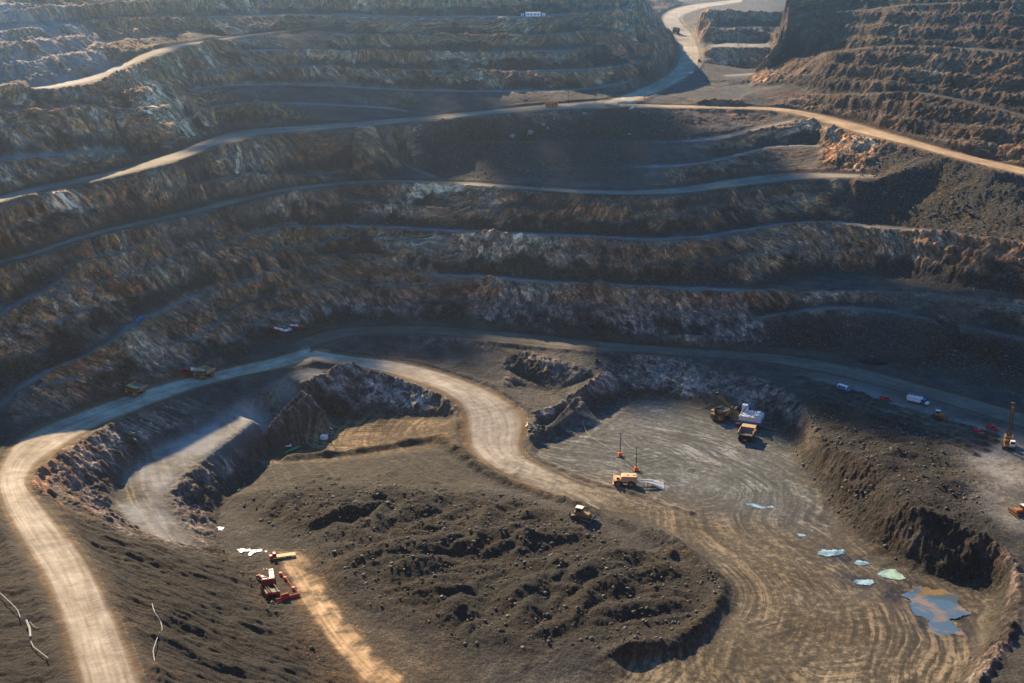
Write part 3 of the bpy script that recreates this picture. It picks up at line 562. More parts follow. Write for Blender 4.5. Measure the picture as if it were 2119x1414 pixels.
hp = (g_at(HEAP, X, Y) > .5)[Q[:, 0]]; mp_ = (g_at(MOUND, X, Y) > .5)[Q[:, 0]]; ff = (g_at(FLOOR, X, Y) > .5)[Q[:, 0]]
fid = np.where(fid > 0, fid, np.where(hp, 101, np.where(mp_, 102, np.where(ff, 103, 0))))
def mesh_np(name, V, Fq, mat, attrs):
    me = bpy.data.meshes.new(name); me.vertices.add(len(V)); me.vertices.foreach_set('co', V.ravel())
    me.loops.add(len(Fq)*4); me.loops.foreach_set('vertex_index', Fq.ravel().astype(np.int32))
    me.polygons.add(len(Fq)); me.polygons.foreach_set('loop_start', np.arange(0, len(Fq)*4, 4, dtype=np.int32))
    me.polygons.foreach_set('loop_total', np.full(len(Fq), 4, np.int32))
    me.polygons.foreach_set('use_smooth', np.ones(len(Fq), bool))
    me.update(calc_edges=True)
    if 'wet' in attrs:
        at = me.attributes.new('wet', 'FLOAT', 'POINT'); at.data.foreach_set('value', attrs.pop('wet'))
    for k, v in attrs.items():
        at = me.attributes.new(k, 'FLOAT_COLOR', 'POINT'); at.data.foreach_set('color', v.ravel())
    me.materials.append(mat)
    o = bpy.data.objects.new(name, me); COL.objects.link(o); return o
def piece(name, sel, **props):
    if not sel.any(): return
    q = Q[sel]; u, inv = np.unique(q, return_inverse=True)
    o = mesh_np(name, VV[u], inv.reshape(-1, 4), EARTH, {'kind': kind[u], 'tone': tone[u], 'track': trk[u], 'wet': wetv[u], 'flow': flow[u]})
    for k, v in props.items(): o[k] = v
    return o
piece('ground', fid == 0, kind='structure')
piece('pit_floor', fid == 103, kind='structure')
for i, nme in enumerate(RNAMES): piece({'near_road':'haul_road','ramp_road':'haul_road','pit_road':'haul_road','upper_road':'haul_road'}.get(nme, 'dirt_road'), fid == i+1, kind='structure')
piece('broken_rock', fid == 101, kind='stuff', label='wide heap of dark broken rock in the middle of the pit bottom', category='rock heap')
piece('broken_rock', fid == 102, kind='stuff', label='steep mound of broken rock right of the grey pit floor', category='rock heap')
# ------------------------------------------------------------------ added unseen puffs that block the sun over chosen parts of the pit
def shade_blocker(name, spots, height, seed):
    """spots: (px, py, ground height, radius): where its shade falls"""
    rnd = random.Random(seed); bm = bmesh.new()
    for px, py, z, rad_ in spots:
        x, y, z = gp(px, py)
        k = (height - z)/sdir.z; c = Vector((x, y, z)) + sdir*k
        for j in range(7):
            a = rnd.uniform(0, 6.28); d = rad_*rnd.uniform(0, .75); r = rad_*rnd.uniform(.35, .6)
            mtx = Matrix.Translation(c + Vector((math.cos(a)*d, math.sin(a)*d, rnd.uniform(0, .35)*rad_))) @ Matrix.Diagonal((r, r, r*.6, 1))
            bmesh.ops.create_icosphere(bm, subdivisions=2, radius=1.0, matrix=mtx)
    for v in bm.verts: v.co += Vector((rnd.uniform(-1,1), rnd.uniform(-1,1), rnd.uniform(-1,1)))*4
    me = bpy.data.meshes.new(name); bm.to_mesh(me); bm.free()
    for p in me.polygons: p.use_smooth = True
    me.materials.append(BLOCKER_MAT); o = bpy.data.objects.new(name, me); COL.objects.link(o); o['kind'] = 'structure'
BLOCKER_MAT, nt, b = newmat('shade_blocker')
b.inputs['Base Color'].default_value = (.85, .86, .88, 1); b.inputs['Roughness'].default_value = 1
tb = nn(nt, 'BsdfTransparent'); ms = nn(nt, 'MixShader', i_0=.42, i_1=tb.outputs[0], i_2=b.outputs[0])
nt.links.new(ms.outputs[0], nt.nodes['Material Output'].inputs[0])
shade_blocker('shade_blocker', [(1650,800,12,30),(1760,790,12,38),(1880,790,12,42),(2000,800,12,45),(2119,850,12,45),(1800,850,12,28),(1900,860,12,30),(2100,760,14,45)], 700, 1)
shade_blocker('shade_blocker', [(1500,640,25,34),(1640,640,25,36),(1800,680,22,40),(1950,720,20,42),(2100,720,22,44),(1560,720,14,30),(1480,700,15,24),(1560,850,3,20),(1640,860,6,18)], 720, 3)
shade_blocker('shade_blocker', [(520,225,0,34),(620,205,0,36),(720,200,0,36),(820,190,0,36),(930,185,0,34),(700,245,0,30),(830,238,0,26),(560,262,0,24),(470,280,0,20),(430,300,0,18)], 800, 4)
shade_blocker('shade_blocker', [(1050,300,0,32),(1180,300,0,34),(1300,290,0,34),(1420,300,0,32),(1530,330,0,28),(1250,385,0,24),(1100,380,0,22),(1400,385,0,24),(1550,370,0,24)], 780, 5)
# ------------------------------------------------------------------ the air in the pit
bm = bmesh.new(); bmesh.ops.create_cube(bm, size=1.0, matrix=Matrix.Translation((0, 0, 93)) @ Matrix.Diagonal((6200, 6200, 226, 1)))
me = bpy.data.meshes.new('haze'); bm.to_mesh(me); bm.free(); hz = bpy.data.objects.new('haze', me); COL.objects.link(hz); hz['kind'] = 'stuff'
hm = bpy.data.materials.new('haze'); hm.use_nodes = True; hn = hm.node_tree; hn.nodes.remove(hn.nodes['Principled BSDF'])
pv = hn.nodes.new('ShaderNodeVolumePrincipled'); pv.inputs['Color'].default_value = (.80, .90, 1, 1)
pv.inputs['Density'].default_value = .00009; pv.inputs['Anisotropy'].default_value = .87
hn.links.new(pv.outputs[0], hn.nodes['Material Output'].inputs['Volume']); me.materials.append(hm)
# ------------------------------------------------------------------ building kit
def paint(name, col, rough=.5, dirt=.5, metal=0.0, dcol=(.16,.13,.095)):
    m, nt, b = newmat(name); P = nn(nt, 'TexCoord').outputs['Object']
    f = gr(nt, noi(nt, P, 1.3, 6, .7), .42, .68, 0, dirt)
    nt.links.new(mixc(nt, f, col, dcol), b.inputs['Base Color'])
    b.inputs['Roughness'].default_value = rough; b.inputs['Metallic'].default_value = metal
    nt.links.new(nn(nt, 'Bump', i_Strength=.15, i_Distance=.05, i_Height=noi(nt, P, 5, 3)).outputs[0], b.inputs['Normal'])
    return m
M = {
 'yellow': paint('dusty_shaded_yellow_paint', (.3,.15,.028), .6, .8), 'bed': paint('worn_sunlit_yellow_bed_steel', (.52,.33,.13), .6, .5), 'bedin': paint('scraped_bed_steel', (.11,.1,.1), .5, .6, .3),  # body yellow darkened as if shaded, bed lightened as if sunlit
 'rubber': paint('tyre_rubber', (.018,.018,.018), .85, .5), 'steel': paint('dark_steel', (.035,.035,.038), .55, .5, .3), 'rim': paint('rim_paint', (.3,.2,.06), .5, .5),
 'white': paint('white_paint', (.78,.78,.76), .45, .25), 'cream': paint('cream_paint', (.72,.68,.6), .5, .3), 'blue': paint('blue_paint', (.02,.13,.35), .5, .25), 'red': paint('red_paint', (.5,.02,.025), .4, .25),
 'dred': paint('dark_red_paint', (.24,.015,.02), .45, .3), 'orange': paint('orange_paint', (.8,.15,.015), .5, .15), 'glass': paint('dark_glass', (.012,.016,.02), .08, .05), 'wood': paint('pale_planks', (.55,.42,.2), .7, .3),
 'lamp': paint('lamp_glass', (.8,.8,.75), .15, .05), 'dorange': paint('dusty_orange_paint', (.42,.12,.02), .6, .7), 'rust': paint('rusty_steel', (.16,.065,.03), .8, .5), 'tan': paint('tan_paint', (.66,.4,.2), .55, .35), 'black': paint('black_sheet', (.012,.012,.015), .45, .1),
 'grey': paint('grey_sheet', (.3,.31,.32), .5, .3, .4), 'pipe': paint('pale_pipe', (.36,.34,.3), .6, .15), 'stone': paint('boulder_stone', (.3,.27,.22), .95, .6),
 'net': paint('red_mesh_barrier', (.75,.06,.03), .6, .1), 'bluegrey': paint('worn_blue_steel', (.05,.1,.18), .45, .4, .3),
}
class MB:
    def __init__(s): s.bm = bmesh.new()
    def box(s, x0, x1, y0, y1, z0, z1, tx=0.0, ty=0.0, bev=.05):
        """axis box; tx, ty pull the top in"""
        v = [s.bm.verts.new(p) for p in ((x0,y0,z0),(x1,y0,z0),(x1,y1,z0),(x0,y1,z0),(x0+tx,y0+ty,z1),(x1-tx,y0+ty,z1),(x1-tx,y1-ty,z1),(x0+tx,y1-ty,z1))]
        fs = [s.bm.faces.new([v[i] for i in q]) for q in ((3,2,1,0),(4,5,6,7),(0,1,5,4),(1,2,6,5),(2,3,7,6),(3,0,4,7))]
        if bev and min(abs(x1-x0), abs(y1-y0), abs(z1-z0)) > bev*2.5:
            bmesh.ops.bevel(s.bm, geom=list({e for f in fs for e in f.edges}), offset=bev, segments=1, affect='EDGES')
        return s
    def prism(s, prof, y0, y1):
        """profile in x,z swept along y"""
        a = [s.bm.verts.new((x, y0, z)) for x, z in prof]; b = [s.bm.verts.new((x, y1, z)) for x, z in prof]; n = len(prof)
        s.bm.faces.new(a); s.bm.faces.new(b[::-1])
        for i in range(n): s.bm.faces.new((a[(i+1)%n], a[i], b[i], b[(i+1)%n]))
        return s
    def bar(s, p, q, r, seg=8, r2=None):
        p, q = Vector(p), Vector(q); d = q-p
        mt = Matrix.Translation((p+q)/2) @ d.to_track_quat('Z', 'Y').to_matrix().to_4x4()
        bmesh.ops.create_cone(s.bm, cap_ends=True, segments=seg, radius1=r, radius2=r if r2 is None else r2, depth=d.length, matrix=mt); return s
    def tube(s, pts, r, seg=6):
        for a, b in zip(pts, pts[1:]): s.bar(a, b, r, seg)
        return s
    def wheel(s, x, y, z, r, w):
        n = 20; prof = [(r*.55,-.5),(r*.9,-.5),(r,-.36),(r,.36),(r*.9,.5),(r*.55,.5)]
        rings = [[s.bm.verts.new((x+q*math.cos(6.2832*i/n), y+h*w, z+q*math.sin(6.2832*i/n))) for q, h in prof] for i in range(n)]
        for i in range(n):
            a, b = rings[i], rings[(i+1)%n]
            for j in range(len(prof)): k = (j+1)%len(prof); s.bm.faces.new((a[j], a[k], b[k], b[j]))
        return s
    def build(s, name, mat, parent=None, smooth=False):
        bmesh.ops.recalc_face_normals(s.bm, faces=s.bm.faces[:])
        me = bpy.data.meshes.new(name); s.bm.to_mesh(me); s.bm.free(); me.materials.append(mat)
        if smooth:
            for p in me.polygons: p.use_smooth = True
        o = bpy.data.objects.new(name, me); COL.objects.link(o)
        if parent is not None: o.parent = parent
        return o
def thing(name, label, cat, group=None):
    o = bpy.data.objects.new(name, None); COL.objects.link(o); o.empty_display_size = 1
    o['label'] = label; o['category'] = cat
    if group: o['group'] = group
    return o
def tag(o, label, cat, group=None):
    o['label'] = label; o['category'] = cat
    if group: o['group'] = group
    return o
def dup(root, label):
    r = root.copy(); COL.objects.link(r); r['label'] = label
    for ch in root.children:
        c = ch.copy(); COL.objects.link(c); c.parent = r
        for g in ch.children: d = g.copy(); COL.objects.link(d); d.parent = c
    return r
def ground_normal(p, k=4.0):
    dx = (gz(p.x+k, p.y)-gz(p.x-k, p.y))/(2*k); dy = (gz(p.x, p.y+k)-gz(p.x, p.y-k))/(2*k)
    return Vector((-dx, -dy, 1)).normalized()
def put(o, px, py, toward=None, heading=None, scale=1.0, tilt=True, sink=.12, k=4.0):
    """stand a thing on the ground seen at px, py, facing the ground seen at toward (or a compass heading, degrees from +X)"""
    p = gp(px, py)
    if toward is not None: q = gp(*toward); f = Vector((q.x-p.x, q.y-p.y, 0))
    else: h = math.radians(heading or 0); f = Vector((math.cos(h), math.sin(h), 0))
    up = ground_normal(p, k) if tilt else Vector((0, 0, 1))
    f = (f - up*f.dot(up)).normalized(); l = up.cross(f)
    o.matrix_world = Matrix.Translation(p - Vector((0, 0, sink))) @ Matrix((f, l, up)).transposed().to_4x4() @ Matrix.Diagonal((scale, scale, scale, 1))
    return o
def wheel(root, x, y, r, w, rimmat='rim'):
    t = MB().wheel(x, y, r, r, w).build('wheel', M['rubber'], root, True)
    MB().bar((x, y-w*.42, r), (x, y+w*.42, r), r*.57, 14).bar((x, y-w*.5, r), (x, y+w*.5, r), r*.22, 10).build('rim', M[rimmat], t)
    return t
# ------------------------------------------------------------------ mine trucks
def truck_chassis(t, body='yellow'):
    MB().box(-5.2,5.0,-1.3,-.7,1.5,2.5).box(-5.2,5.0,.7,1.3,1.5,2.5).box(-3.2,-2.0,-2.6,2.6,1.3,2.2).box(3.2,4.4,-2.4,2.4,1.4,2.0).box(-.5,2.4,-1.0,1.0,1.4,2.6).build('frame', M['steel'], t)
    for sy in (-1, 1):
        wheel(t, 3.7, sy*2.75, 1.75, 1.15)
        wheel(t, -2.7, sy*1.75, 1.75, 1.05); wheel(t, -2.7, sy*3.0, 1.75, 1.05)
    g = MB().box(3.6,5.9,-1.5,1.5,1.5,3.5,0,.05).build('engine_hood', M[body], t)
    MB().box(5.9,6.02,-1.25,1.25,1.75,3.3,0,0,0).build('grille', M['steel'], g)
    MB().box(5.3,6.3,-3.5,3.5,1.15,1.75,0,0,.08).build('bumper', M[body], t)
    d = MB().box(2.5,5.9,-3.7,3.7,3.5,3.68,0,0,0).box(5.6,5.9,-3.7,-1.6,1.7,3.5,0,0,0).box(5.6,5.9,1.6,3.7,1.7,3.5,0,0,0).build('deck', M[body], t)
    MB().tube([(5.85,-3.65,3.7),(5.85,-3.65,4.7),(5.85,3.65,4.7),(5.85,3.65,3.7)], .06).tube([(5.85,-3.65,4.2),(5.85,3.65,4.2)], .05).tube([(5.85,0,3.7),(5.85,0,4.7)], .05).build('handrail', M[body], d)
    MB().tube([(6.2,-2.9,1.4),(5.9,-1.7,3.5)], .09).tube([(6.4,-2.4,1.4),(6.1,-1.2,3.5)], .09).build('ladder', M[body], t)
    c = MB().box(2.9,4.7,.7,2.9,3.68,5.15,.12,.05).build('cab', M[body], t)
    MB().box(4.62,4.68,.95,2.65,4.3,4.95,0,0,0).box(3.2,4.4,2.86,2.92,4.3,4.95,0,0,0).box(3.2,4.4,.68,.74,4.3,4.95,0,0,0).build('window', M['glass'], c)
    for sy in (-1, 1): MB().bar((5.9, sy*2.6, 2.5), (6.02, sy*2.6, 2.5), .26, 10).build('headlight', M['lamp'], t)
    MB().bar((-.4,-2.2,2.3), (2.0,-2.2,2.3), .75, 12).build('fuel_tank', M['yellow'], t)
def haul_truck(label):
    t = thing('haul_truck', label, 'dump truck', 'yellow haul trucks in the mine'); truck_chassis(t)
    b = MB()
    b.prism([(-5.9,4.5),(-5.7,4.25),(-2.0,3.15),(1.4,2.75),(2.5,5.45),(6.1,5.7),(6.1,5.9),(2.3,5.75),(1.2,3.0),(-2.0,3.4)], -3.5, 3.5)
    side = [(-5.9,4.5),(-2.0,3.3),(1.25,2.9),(2.4,5.7),(1.8,5.75),(-1.5,5.6),(-5.2,5.55)]
    b.prism(side, -3.75, -3.5).prism(side, 3.5, 3.75)
    for x in (-4.4,-3.0,-1.6,-.2):
        for sy in (-1, 1): b.box(x-.12, x+.12, sy*3.75-(.16 if sy<0 else 0), sy*3.75+(.16 if sy>0 else 0), 3.6+max(0,(-2-x))*.28, 5.6, 0,0,0)
    bd = b.build('dump_body', M['bed'], t)
    MB().prism([(-5.5,4.5),(-2.0,3.45),(1.1,3.05),(2.1,5.6),(2.05,5.62),(1.0,3.15),(-2.0,3.55),(-5.45,4.6)], -3.45, 3.45).build('bed_floor', M['bedin'], bd)
    return t
h0 = haul_truck('yellow haul truck driving down the left road ahead of another truck')
put(h0, 280, 815, toward=(180, 866), scale=.72)
def more(label, *a, **k): o = dup(h0, label); put(o, *a, **k); return o
more('yellow haul truck passing the red drill rig on the left road', 423, 780, toward=(320, 815), scale=.72)
more('haul truck with dark empty bed, seen from behind below the shovel', 1545, 909, heading=68, scale=.85)
more('yellow haul truck waiting under the shovel boom, facing left', 1494, 866, heading=225, scale=.82)
more('small dark haul truck far off on the upper winding road', 1398, 69, toward=(1390, 45), scale=.9)
# water truck
t = thing('water_truck', 'tan water truck spraying the pit floor', 'water truck'); truck_chassis(t, 'tan')
MB().prism([(-5.6,2.7),(2.2,2.7),(2.2,5.2),(1.8,5.6),(-5.2,5.6),(-5.6,5.2)], -2.6, 2.6).build('tank', M['tan'], t)
for x in (-4.6, -1.6): MB().box(x,x+1.2,-.7,.7,5.6,5.95).build('hatch', M['tan'], t)
MB().bar((-5.6,-2.2,2.2),(-5.6,2.2,2.2),.22,8).bar((-5.7,1.5,2.2),(-6.1,1.5,2.3),.18,8).bar((-5.7,-1.5,2.2),(-6.1,-1.5,2.3),.18,8).build('spray_bar', M['steel'], t)
put(t, 1294, 1004, toward=(1230, 998), scale=.78); WT = t
rnd = random.Random(5); b = MB()
for side in (-1.5, 1.5):
    for i in range(2600):
        q = rnd.random()**.75; L = 13*q; sp = .12+2.0*q*q
        p = Vector((-6.1-L, side+rnd.gauss(0, sp*.6)+side*.4*q, 2.3+1.9*q-4.2*q*q+rnd.gauss(0, .12+.32*q)))
        if p.z < .05: continue
        r = rnd.uniform(.06, .17)
        d = Vector((rnd.uniform(-1,1), rnd.uniform(-1,1), rnd.uniform(-1,1))).normalized()*r
        e = d.orthogonal(); f = d.cross(e).normalized()*r; vs = [b.bm.verts.new(p+x) for x in (d, e, f, -d-e*.5-f*.5)]
        for ii in ((0,1,2),(0,3,1),(1,3,2),(2,3,0)): b.bm.faces.new([vs[k] for k in ii])
mw, nt, bw = newmat('spray_water'); bw.inputs['Base Color'].default_value = (.9,.93,.95,1); bw.inputs['Roughness'].default_value = .2
nt.links.new(nn(nt, 'MixShader', i_0=.55, i_1=bw.outputs[0], i_2=nn(nt, 'BsdfTranslucent', i_Color=(1, 1, 1, 1)).outputs[0]).outputs[0], nt.nodes['Material Output'].inputs[0])
sp = b.build('water_spray', mw); sp['kind'] = 'stuff'; tag(sp, 'white jet of water thrown out behind the tan truck', 'water spray'); sp.matrix_world = WT.matrix_world
# ------------------------------------------------------------------ rope shovel
t = thing('rope_shovel', 'white and blue electric rope shovel digging at the grey pit face', 'mining shovel')
for sy in (-1, 1):
    MB().prism([(-4.8,.5),(-4.2,0),(4.2,0),(4.8,.5),(4.8,1.3),(4.2,1.9),(-4.2,1.9),(-4.8,1.3)], sy*3.4-.95, sy*3.4+.95).build('crawler_track', M['steel'], t)
MB().box(-3,3,-2.6,2.6,.8,2.2).bar((0,0,2.1),(0,0,2.7),2.6,20).build('undercarriage', M['rust'], t)
h = MB().prism([(-7.2,3.9),(-6.2,3.9),(3.4,3.9),(3.4,6.2),(-6.4,6.2),(-7.2,5.6)], -4.4, 4.4).build('machine_house', M['cream'], t)
MB().box(-7.4,3.5,-4.55,4.55,2.7,3.9).build('skirt', M['blue'], h)
MB().box(-5.8,-3.6,-3.6,-.4,6.2,7.0,.1,.1).box(-5.8,-3.6,.4,3.6,6.2,7.0,.1,.1).box(-2.4,-.6,-3.2,-.5,6.2,6.9,.1,.1).build('roof_unit', M['cream'], h)
MB().tube([(-7,-4.3,6.2),(-7,-4.3,7.2),(-7,4.3,7.2),(-7,4.3,6.2)], .05).tube([(-7,4.3,7.2),(0,4.3,7.2),(0,4.3,6.2)], .05).tube([(-7,-4.3,7.2),(0,-4.3,7.2),(0,-4.3,6.2)], .05).build('handrail', M['blue'], h)
c = MB().box(.6,3.6,-4.4,-1.9,6.2,9.4,.08,.08).build('cab', M['white'], t)
MB().box(3.56,3.62,-4.1,-2.2,7.9,9.0,0,0,0).box(1.0,3.2,-4.42,-4.34,7.9,9.0,0,0,0).build('window', M['glass'], c)
MB().bar((3,-1.4,6.0),(-.6,-.8,11.4),.22).bar((3,1.4,6.0),(-.6,.8,11.4),.22).bar((-4.5,-1.4,6.2),(-.6,-.8,11.4),.18).bar((-4.5,1.4,6.2),(-.6,.8,11.4),.18).bar((-.6,-1,11.4),(-.6,1,11.4),.3).bar((1.2,-1.1,8.7),(1.2,1.1,8.7),.15).build('gantry', M['blue'], t)
bo = MB().bar((3.2,-1.5,3.6),(15.2,-.75,13.6),.42,6).bar((3.2,1.5,3.6),(15.2,.75,13.6),.42,6)
for i in range(7):
    k = i/7; k2 = (i+1)/7; A = lambda k, s: (3.2+12*k, s*(1.5-.75*k), 3.6+10*k)
    bo.bar(A(k,-1), A(k2,1), .14, 5).bar(A(k2,-1), A(k2,1), .16, 5)
bo.build('boom', M['yellow'], t)
MB().bar((15.4,-.5,13.9),(15.4,.5,13.9),1.0,18).build('boom_sheave', M['steel'], t)
MB().box(0,1,-1.0,1.0,0,1).build('handle_saddle', M['steel'], t).matrix_local = Matrix.Translation((7.4,0,7.2)) @ Matrix.Diagonal((1.3,1.3,1.3,1))
MB().bar((5.2,-.9,8.6),(13.2,-.9,4.6),.34,6).bar((5.2,.9,8.6),(13.2,.9,4.6),.34,6).build('dipper_handle', M['steel'], t)
d = MB().prism([(12.8,3.2),(15.6,3.6),(16.4,6.4),(16.2,6.45),(15.3,3.9),(13.2,3.6),(12.9,5.9),(12.6,5.9)], -1.7, 1.7).prism([(12.7,3.2),(15.7,3.6),(16.4,6.4),(12.6,5.9)], -1.75, -1.6).prism([(12.7,3.2),(15.7,3.6),(16.4,6.4),(12.6,5.9)], 1.6, 1.75).build('dipper', M['steel'], t)
for y in (-1.6, -.2, 1.2): MB().prism([(16.3,6.4),(16.9,7.3),(16.6,6.4)], y, y+.4).build('tooth', M['steel'], d)
MB().tube([(15.9,-.4,14.6),(14.6,-.4,6.4)], .07).tube([(15.9,.4,14.6),(14.6,.4,6.4)], .07).tube([(-.6,-.7,11.5),(15.2,-.5,14.4)], .07).tube([(-.6,.7,11.5),(15.2,.5,14.4)], .07).build('cables', M['steel'], t)
put(t, 1546, 880, heading=156, scale=.9, tilt=False)
# ------------------------------------------------------------------ blast hole drill
def drill(label, px, py, heading, sc, body, h=19.0, mast='steel'):
    t = thing('drill_rig', label, 'drill rig')
    for sy in (-1, 1): MB().prism([(-3.4,.3),(-3,0),(3,0),(3.4,.3),(3.4,.9),(3,1.3),(-3,1.3),(-3.4,.9)], sy*1.9-.45, sy*1.9+.45).build('crawler_track', M['steel'], t)
    bd = MB().box(-5.2,3.6,-1.7,1.7,1.3,1.9).box(-5.0,-1.2,-1.6,1.6,1.9,3.9,.1,.1).box(-1.0,1.2,-1.6,.2,1.9,3.3).build('body', M[body], t)
    MB().box(-4.6,-3.0,-.5,.5,3.9,4.5).bar((-2.2,.9,3.9),(-2.2,.9,5.2),.16).build('exhaust', M['steel'], bd)
    c = MB().box(1.4,3.3,.3,2.2,1.9,4.0,.1,.08).build('cab', M['white'], t)
    MB().box(3.24,3.3,.5,2.0,2.9,3.7,0,0,0).box(1.7,3.0,2.16,2.22,2.9,3.7,0,0,0).build('window', M['glass'], c)
    m = MB()
    for x, y in ((3.9,-1.3),(3.9,-.1),(4.9,-1.3),(4.9,-.1)): m.bar((x,y,.6),(x,y,h),.15,6)
    n = int(h/1.6)
    for i in range(n):
        z = 1+i*1.6; s = 1 if i % 2 else -1
        m.bar((3.9,-.7-.6*s,z),(3.9,-.7+.6*s,z+1.6),.07,5).bar((3.9,-1.3,z),(4.9,-1.3,z+1.6),.06,5).bar((3.9,-.1,z),(4.9,-.1,z+1.6),.06,5)
    m.box(3.8,5.0,-1.4,0,h-.3,h+.4)
    ms = m.build('mast', M[mast], t)
    MB().box(4.0,4.8,-1.2,-.2,h*.84,h*.84+1.7).build('rotary_head', M[body], ms)
    MB().bar((4.4,-.7,.2),(4.4,-.7,h*.84),.17,8).build('drill_string', M['rust'], ms)
    put(t, px, py, heading=heading, scale=sc, tilt=False); return t
drill('tall yellow blast hole drill with upright dark mast at the right edge', 2086, 926, 250, 1.0, 'yellow', 20.0)
# ------------------------------------------------------------------ small vehicles
def pickup(label, mat, *a, **k):
    t = thing('pickup_truck', label, 'pickup truck')
    MB().box(-2.7,2.7,-.95,.95,.5,1.1,.05,.05,.1).box(1.0,2.65,-.9,.9,1.1,1.3,.05,.08,.08).build('body', M[mat], t)
    c = MB().box(-.9,1.3,-.9,.9,1.1,1.95,.35,.12,.08).build('cab', M[mat], t)
    MB().prism([(1.31,1.2),(.98,1.86),(1.0,1.88),(1.34,1.22)], -.75, .75).box(-.55,.95,-.9,-.84,1.3,1.8,.2,0,0).box(-.55,.95,.84,.9,1.3,1.8,.2,0,0).build('window', M['glass'], c)
    MB().box(-2.65,-.95,-.95,-.85,1.1,1.45,0,0,0).box(-2.65,-.95,.85,.95,1.1,1.45,0,0,0).box(-2.7,-2.6,-.85,.85,1.1,1.45,0,0,0).build('cargo_bed', M[mat], t)
    for x in (-1.7, 1.75):
        for y in (-.85, .85): wheel(t, x, y, .42, .3, 'grey')
    for y in (-.65, .65): MB().box(2.68,2.74,y-.16,y+.16,.85,1.02,0,0,0).build('headlight', M['lamp'], t)
    put(t, *a, **k); return t
pickup('dark red pickup truck between the blue van and the silo truck on the blast bench', 'red', 1833, 829, toward=(1870, 836), scale=1.0)
pickup('bright red pickup facing the viewer near the tall drill', 'red', 2024, 897, heading=282, scale=1.05)
pickup('red pickup parked sideways closest to the tall drill mast', 'red', 2053, 889, toward=(2090, 899), scale=1.0)
pickup('small dark pickup with blue light climbing the left bench road', 'blue', 288, 665, toward=(300, 655), scale=1.0)
pickup('tiny dark pickup at the lit right edge of the upper winding road', 'steel', 1447, 128, toward=(1448, 115), scale=1.1)
pickup('tiny white roofed pickup lower on the upper winding road', 'white', 1430, 153, toward=(1400, 168), scale=1.1)
t = thing('van', 'blue van with white roof parked on the blast bench', 'van')
MB().box(-3.0,3.0,-1.05,1.05,.45,1.4,.05,.03,.1).build('body', M['blue'], t)
r = MB().box(-3.0,2.0,-1.05,1.05,1.4,2.5,.25,.12,.1).build('roof', M['white'], t)
MB().box(1.78,1.98,-.8,.8,1.5,2.2,.08,0,0).box(-2.4,1.4,-1.04,-.98,1.55,2.1,0,0,0).box(-2.4,1.4,.98,1.04,1.55,2.1,0,0,0).build('window', M['glass'], r)
for x in (-1.9, 1.9):
    for y in (-.9, .9): wheel(t, x, y, .45, .3, 'grey')
put(t, 1745, 808, toward=(1790, 822), scale=1.0)
def lorry_front(t, x, cabm, hoodm):
    c = MB().box(x,x+1.5,-1.1,1.1,1.0,2.8,.1,.06,.08).build('cab', M[cabm], t)
    MB().box(x+1.46,x+1.54,-.9,.9,1.9,2.6,.06,0,0).box(x+.3,x+1.2,-1.1,-1.04,1.9,2.55,0,0,0).box(x+.3,x+1.2,1.04,1.1,1.9,2.55,0,0,0).build('window', M['glass'], c)
    MB().box(x+1.5,x+2.9,-.85,.85,.9,1.85,.06,.1,.1).build('hood', M[hoodm], t)
    for y in (-.6,.6): MB().box(x+2.86,x+2.92,y-.15,y+.15,1.2,1.4,0,0,0).build('headlight', M['lamp'], t)
    MB().box(-4.2,x+2.8,-.5,.5,.7,1.0).build('frame', M['steel'], t)
    for y in (-.95,.95):
        wheel(t, x+1.9, y, .52, .35, 'grey'); wheel(t, -2.2, y, .52, .5, 'grey'); wheel(t, -3.4, y, .52, .5, 'grey')
t = thing('explosives_truck', 'white silo truck with blue cab on the blast bench', 'truck'); lorry_front(t, 2.2, 'blue', 'white')
MB().prism([(-4.4,1.9),(-3.9,1.1),(1.6,1.1),(2.0,1.9),(2.0,2.9),(1.7,3.2),(-4.1,3.2),(-4.4,2.9)], -1.15, 1.15).build('silo', M['white'], t)
MB().tube([(-4.2,-.9,3.2),(-4.2,-.9,4.0),(1.6,-.9,4.0),(1.6,-.9,3.2)], .07).tube([(-4.2,.9,3.2),(-4.2,.9,4.0),(1.6,.9,4.0),(1.6,.9,3.2)], .07).bar((-4.3,0,3.3),(1.4,0,3.7),.16).build('auger', M['grey'], t)
put(t, 1898, 835, toward=(1960, 851), scale=1.0)
t = thing('flatbed_truck', 'red flatbed truck with pale plank bed beside the white patches', 'truck'); lorry_front(t, 2.2, 'dred', 'red')
MB().box(-5.6,2.0,-1.25,1.25,1.0,1.25,0,0,0).build('flatbed', M['wood'], t)
put(t, 583, 1154, heading=197, scale=.82)
